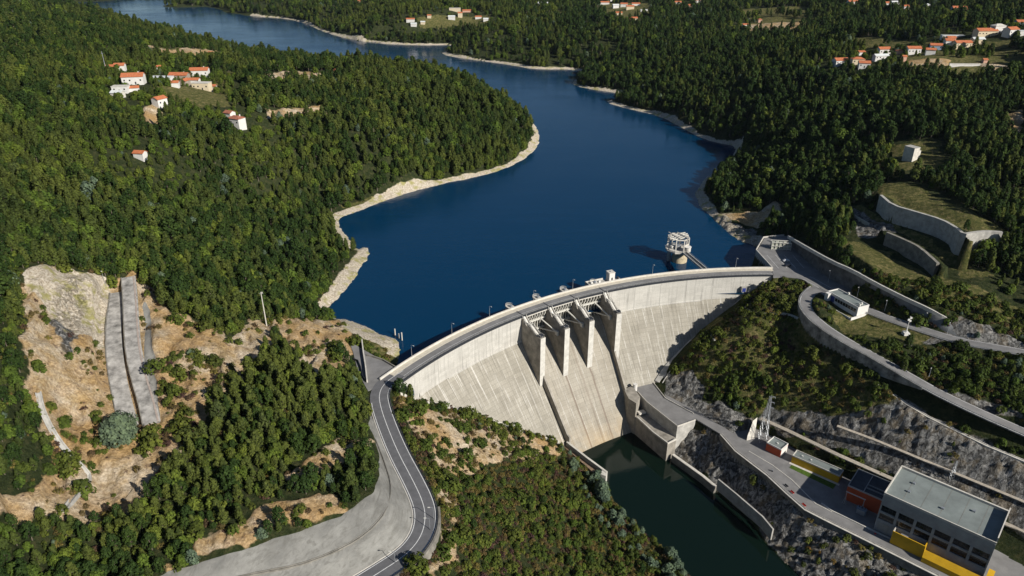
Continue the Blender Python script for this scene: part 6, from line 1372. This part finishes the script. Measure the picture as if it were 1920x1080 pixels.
# make sure every kind has a real standing example for the forest to repeat
for lst, nm, cat in ((TR, 'tree', 'tree'), (SH, 'shrub', 'shrub')):
    for i, q in enumerate(lst):
        if len(done) == sum(len(v) for v in KIND.values()): break
        if (q[5], q[6]) not in done and 150 < math.hypot(q[0], q[1]) < 700:
            individual(lst, [i], nm, cat, cat+'s'); (it if nm == 'tree' else ish).append(i)
def mass(name, lst, skip, stand):
    skip = set(skip); q = [t for i, t in enumerate(lst) if i not in skip and (t[5], t[6]) in done]
    me = bpy.data.meshes.new(name); me.vertices.add(len(q)); me.vertices.foreach_set('co', np.array([t[:3] for t in q], np.float32).ravel())
    keys = sorted({(t[5], t[6]) for t in q}); kid = {k: i for i, k in enumerate(keys)}
    for an, ty, vals in (('ts', 'FLOAT', [t[3] for t in q]), ('tr', 'FLOAT', [t[4] for t in q]), ('tk', 'INT', [kid[(t[5], t[6])] for t in q])):
        a = me.attributes.new(an, ty, 'POINT'); a.data.foreach_set('value', vals)
    o = link(bpy.data.objects.new(name, me)); tag(o, kind='stuff')
    ng = bpy.data.node_groups.new(name, 'GeometryNodeTree'); ng.interface.new_socket('Geometry', in_out='INPUT', socket_type='NodeSocketGeometry'); ng.interface.new_socket('Geometry', in_out='OUTPUT', socket_type='NodeSocketGeometry')
    N = ng.nodes; L = ng.links; gi = N.new('NodeGroupInput'); go = N.new('NodeGroupOutput'); J = N.new('GeometryNodeJoinGeometry')
    def na(n, ty): a = N.new('GeometryNodeInputNamedAttribute'); a.data_type = ty; a.inputs[0].default_value = n; return a.outputs[0]
    ts, tr_, tk = na('ts', 'FLOAT'), na('tr', 'FLOAT'), na('tk', 'INT')
    cx = N.new('ShaderNodeCombineXYZ'); L.new(tr_, cx.inputs[2]); rt = N.new('FunctionNodeEulerToRotation'); L.new(cx.outputs[0], rt.inputs[0])
    for k in keys:
        e, c, t = done[k]; jj = N.new('GeometryNodeJoinGeometry')
        for ob in (c, t): oi = N.new('GeometryNodeObjectInfo'); oi.transform_space = 'ORIGINAL'; oi.inputs[0].default_value = ob; L.new(oi.outputs['Geometry'], jj.inputs[0])
        cmp_ = N.new('FunctionNodeCompare'); cmp_.data_type = 'INT'; cmp_.operation = 'EQUAL'
        ia = [s for s in cmp_.inputs if s.type == 'INT']; L.new(tk, ia[0]); ia[1].default_value = kid[k]
        ip = N.new('GeometryNodeInstanceOnPoints'); L.new(gi.outputs[0], ip.inputs['Points']); L.new(cmp_.outputs[0], ip.inputs['Selection'])
        g2i = N.new('GeometryNodeGeometryToInstance'); L.new(jj.outputs[0], g2i.inputs[0]); L.new(g2i.outputs[0], ip.inputs['Instance']); L.new(rt.outputs[0], ip.inputs['Rotation']); L.new(ts, ip.inputs['Scale']); L.new(ip.outputs[0], J.inputs[0])
    L.new(J.outputs[0], go.inputs[0]); md = o.modifiers.new('grow', 'NODES'); md.node_group = ng; return o
mass('forest', TR, it, None); mass('scrub', SH, ish, None)
print('TREES', len(TR), 'SHRUBS', len(SH))
# the big round blue-green bush and its smaller neighbours
def special(px, py, name, label, H, Rr, m, seed, ncl=90, per=26, ls=.8, cat='bush'):
    p = UG(px, py); e = empty(name, (p[0], p[1], p[2]-.2), label, cat); cm, cl = crown_mesh('crown', H, Rr, .0, 'round', seed, ncl, per, ls, M[m]); link(bpy.data.objects.new('crown', cm), e); link(bpy.data.objects.new('trunk', trunk_mesh('trunk', H, .3, cl, seed, 7)), e)
special(228, 822, 'round_bush', 'big round blue-green bush at the foot of the concrete ramp', 9.5, 6.0, 'l_silver', 5, 130, 30, .9)
special(122, 798, 'shrub', 'round dark green shrub beside the gutter on the sandy slope', 3.6, 2.4, 'l_bush', 6, 40, 20, .6)
special(97, 770, 'shrub', 'smaller round green shrub at the top of the sandy slope gutter', 2.8, 1.9, 'l_bush', 8, 34, 18, .55)
special(75, 697, 'shrub', 'leafy green shrub alone high on the sandy slope', 4.2, 2.5, 'l_bush', 9, 40, 20, .6)
special(360, 668, 'shrub', 'pale blue-green shrub on the bare ground right of the ramp', 3.4, 2.4, 'l_silver', 10, 40, 20, .6)
special(1692, 695, 'small_tree', 'single small tree standing beside the lower right road', 6.5, 1.6, 'l_euc', 11, 30, 16, .6, 'tree')
# ---------------------------------------------------------------- air
zlo, zhi = float(min(GZ.min(), -95))-2, float(max(GZ.max()+40, 260))
mh = bpy.data.materials.new('haze'); mh.use_nodes = True; N_ = mh.node_tree.nodes; N_.clear(); ou = N_.new('ShaderNodeOutputMaterial'); pv = N_.new('ShaderNodeVolumePrincipled')
pv.inputs['Color'].default_value = (.70, .82, 1., 1); pv.inputs['Density'].default_value = .000012; pv.inputs['Anisotropy'].default_value = .2; mh.node_tree.links.new(pv.outputs[0], ou.inputs['Volume'])
tag(MB().box((0, 0, (zlo+zhi)/2), (18400, 18400, zhi-zlo)).build('haze', mh), kind='stuff')
cy.volume_bounces = 0
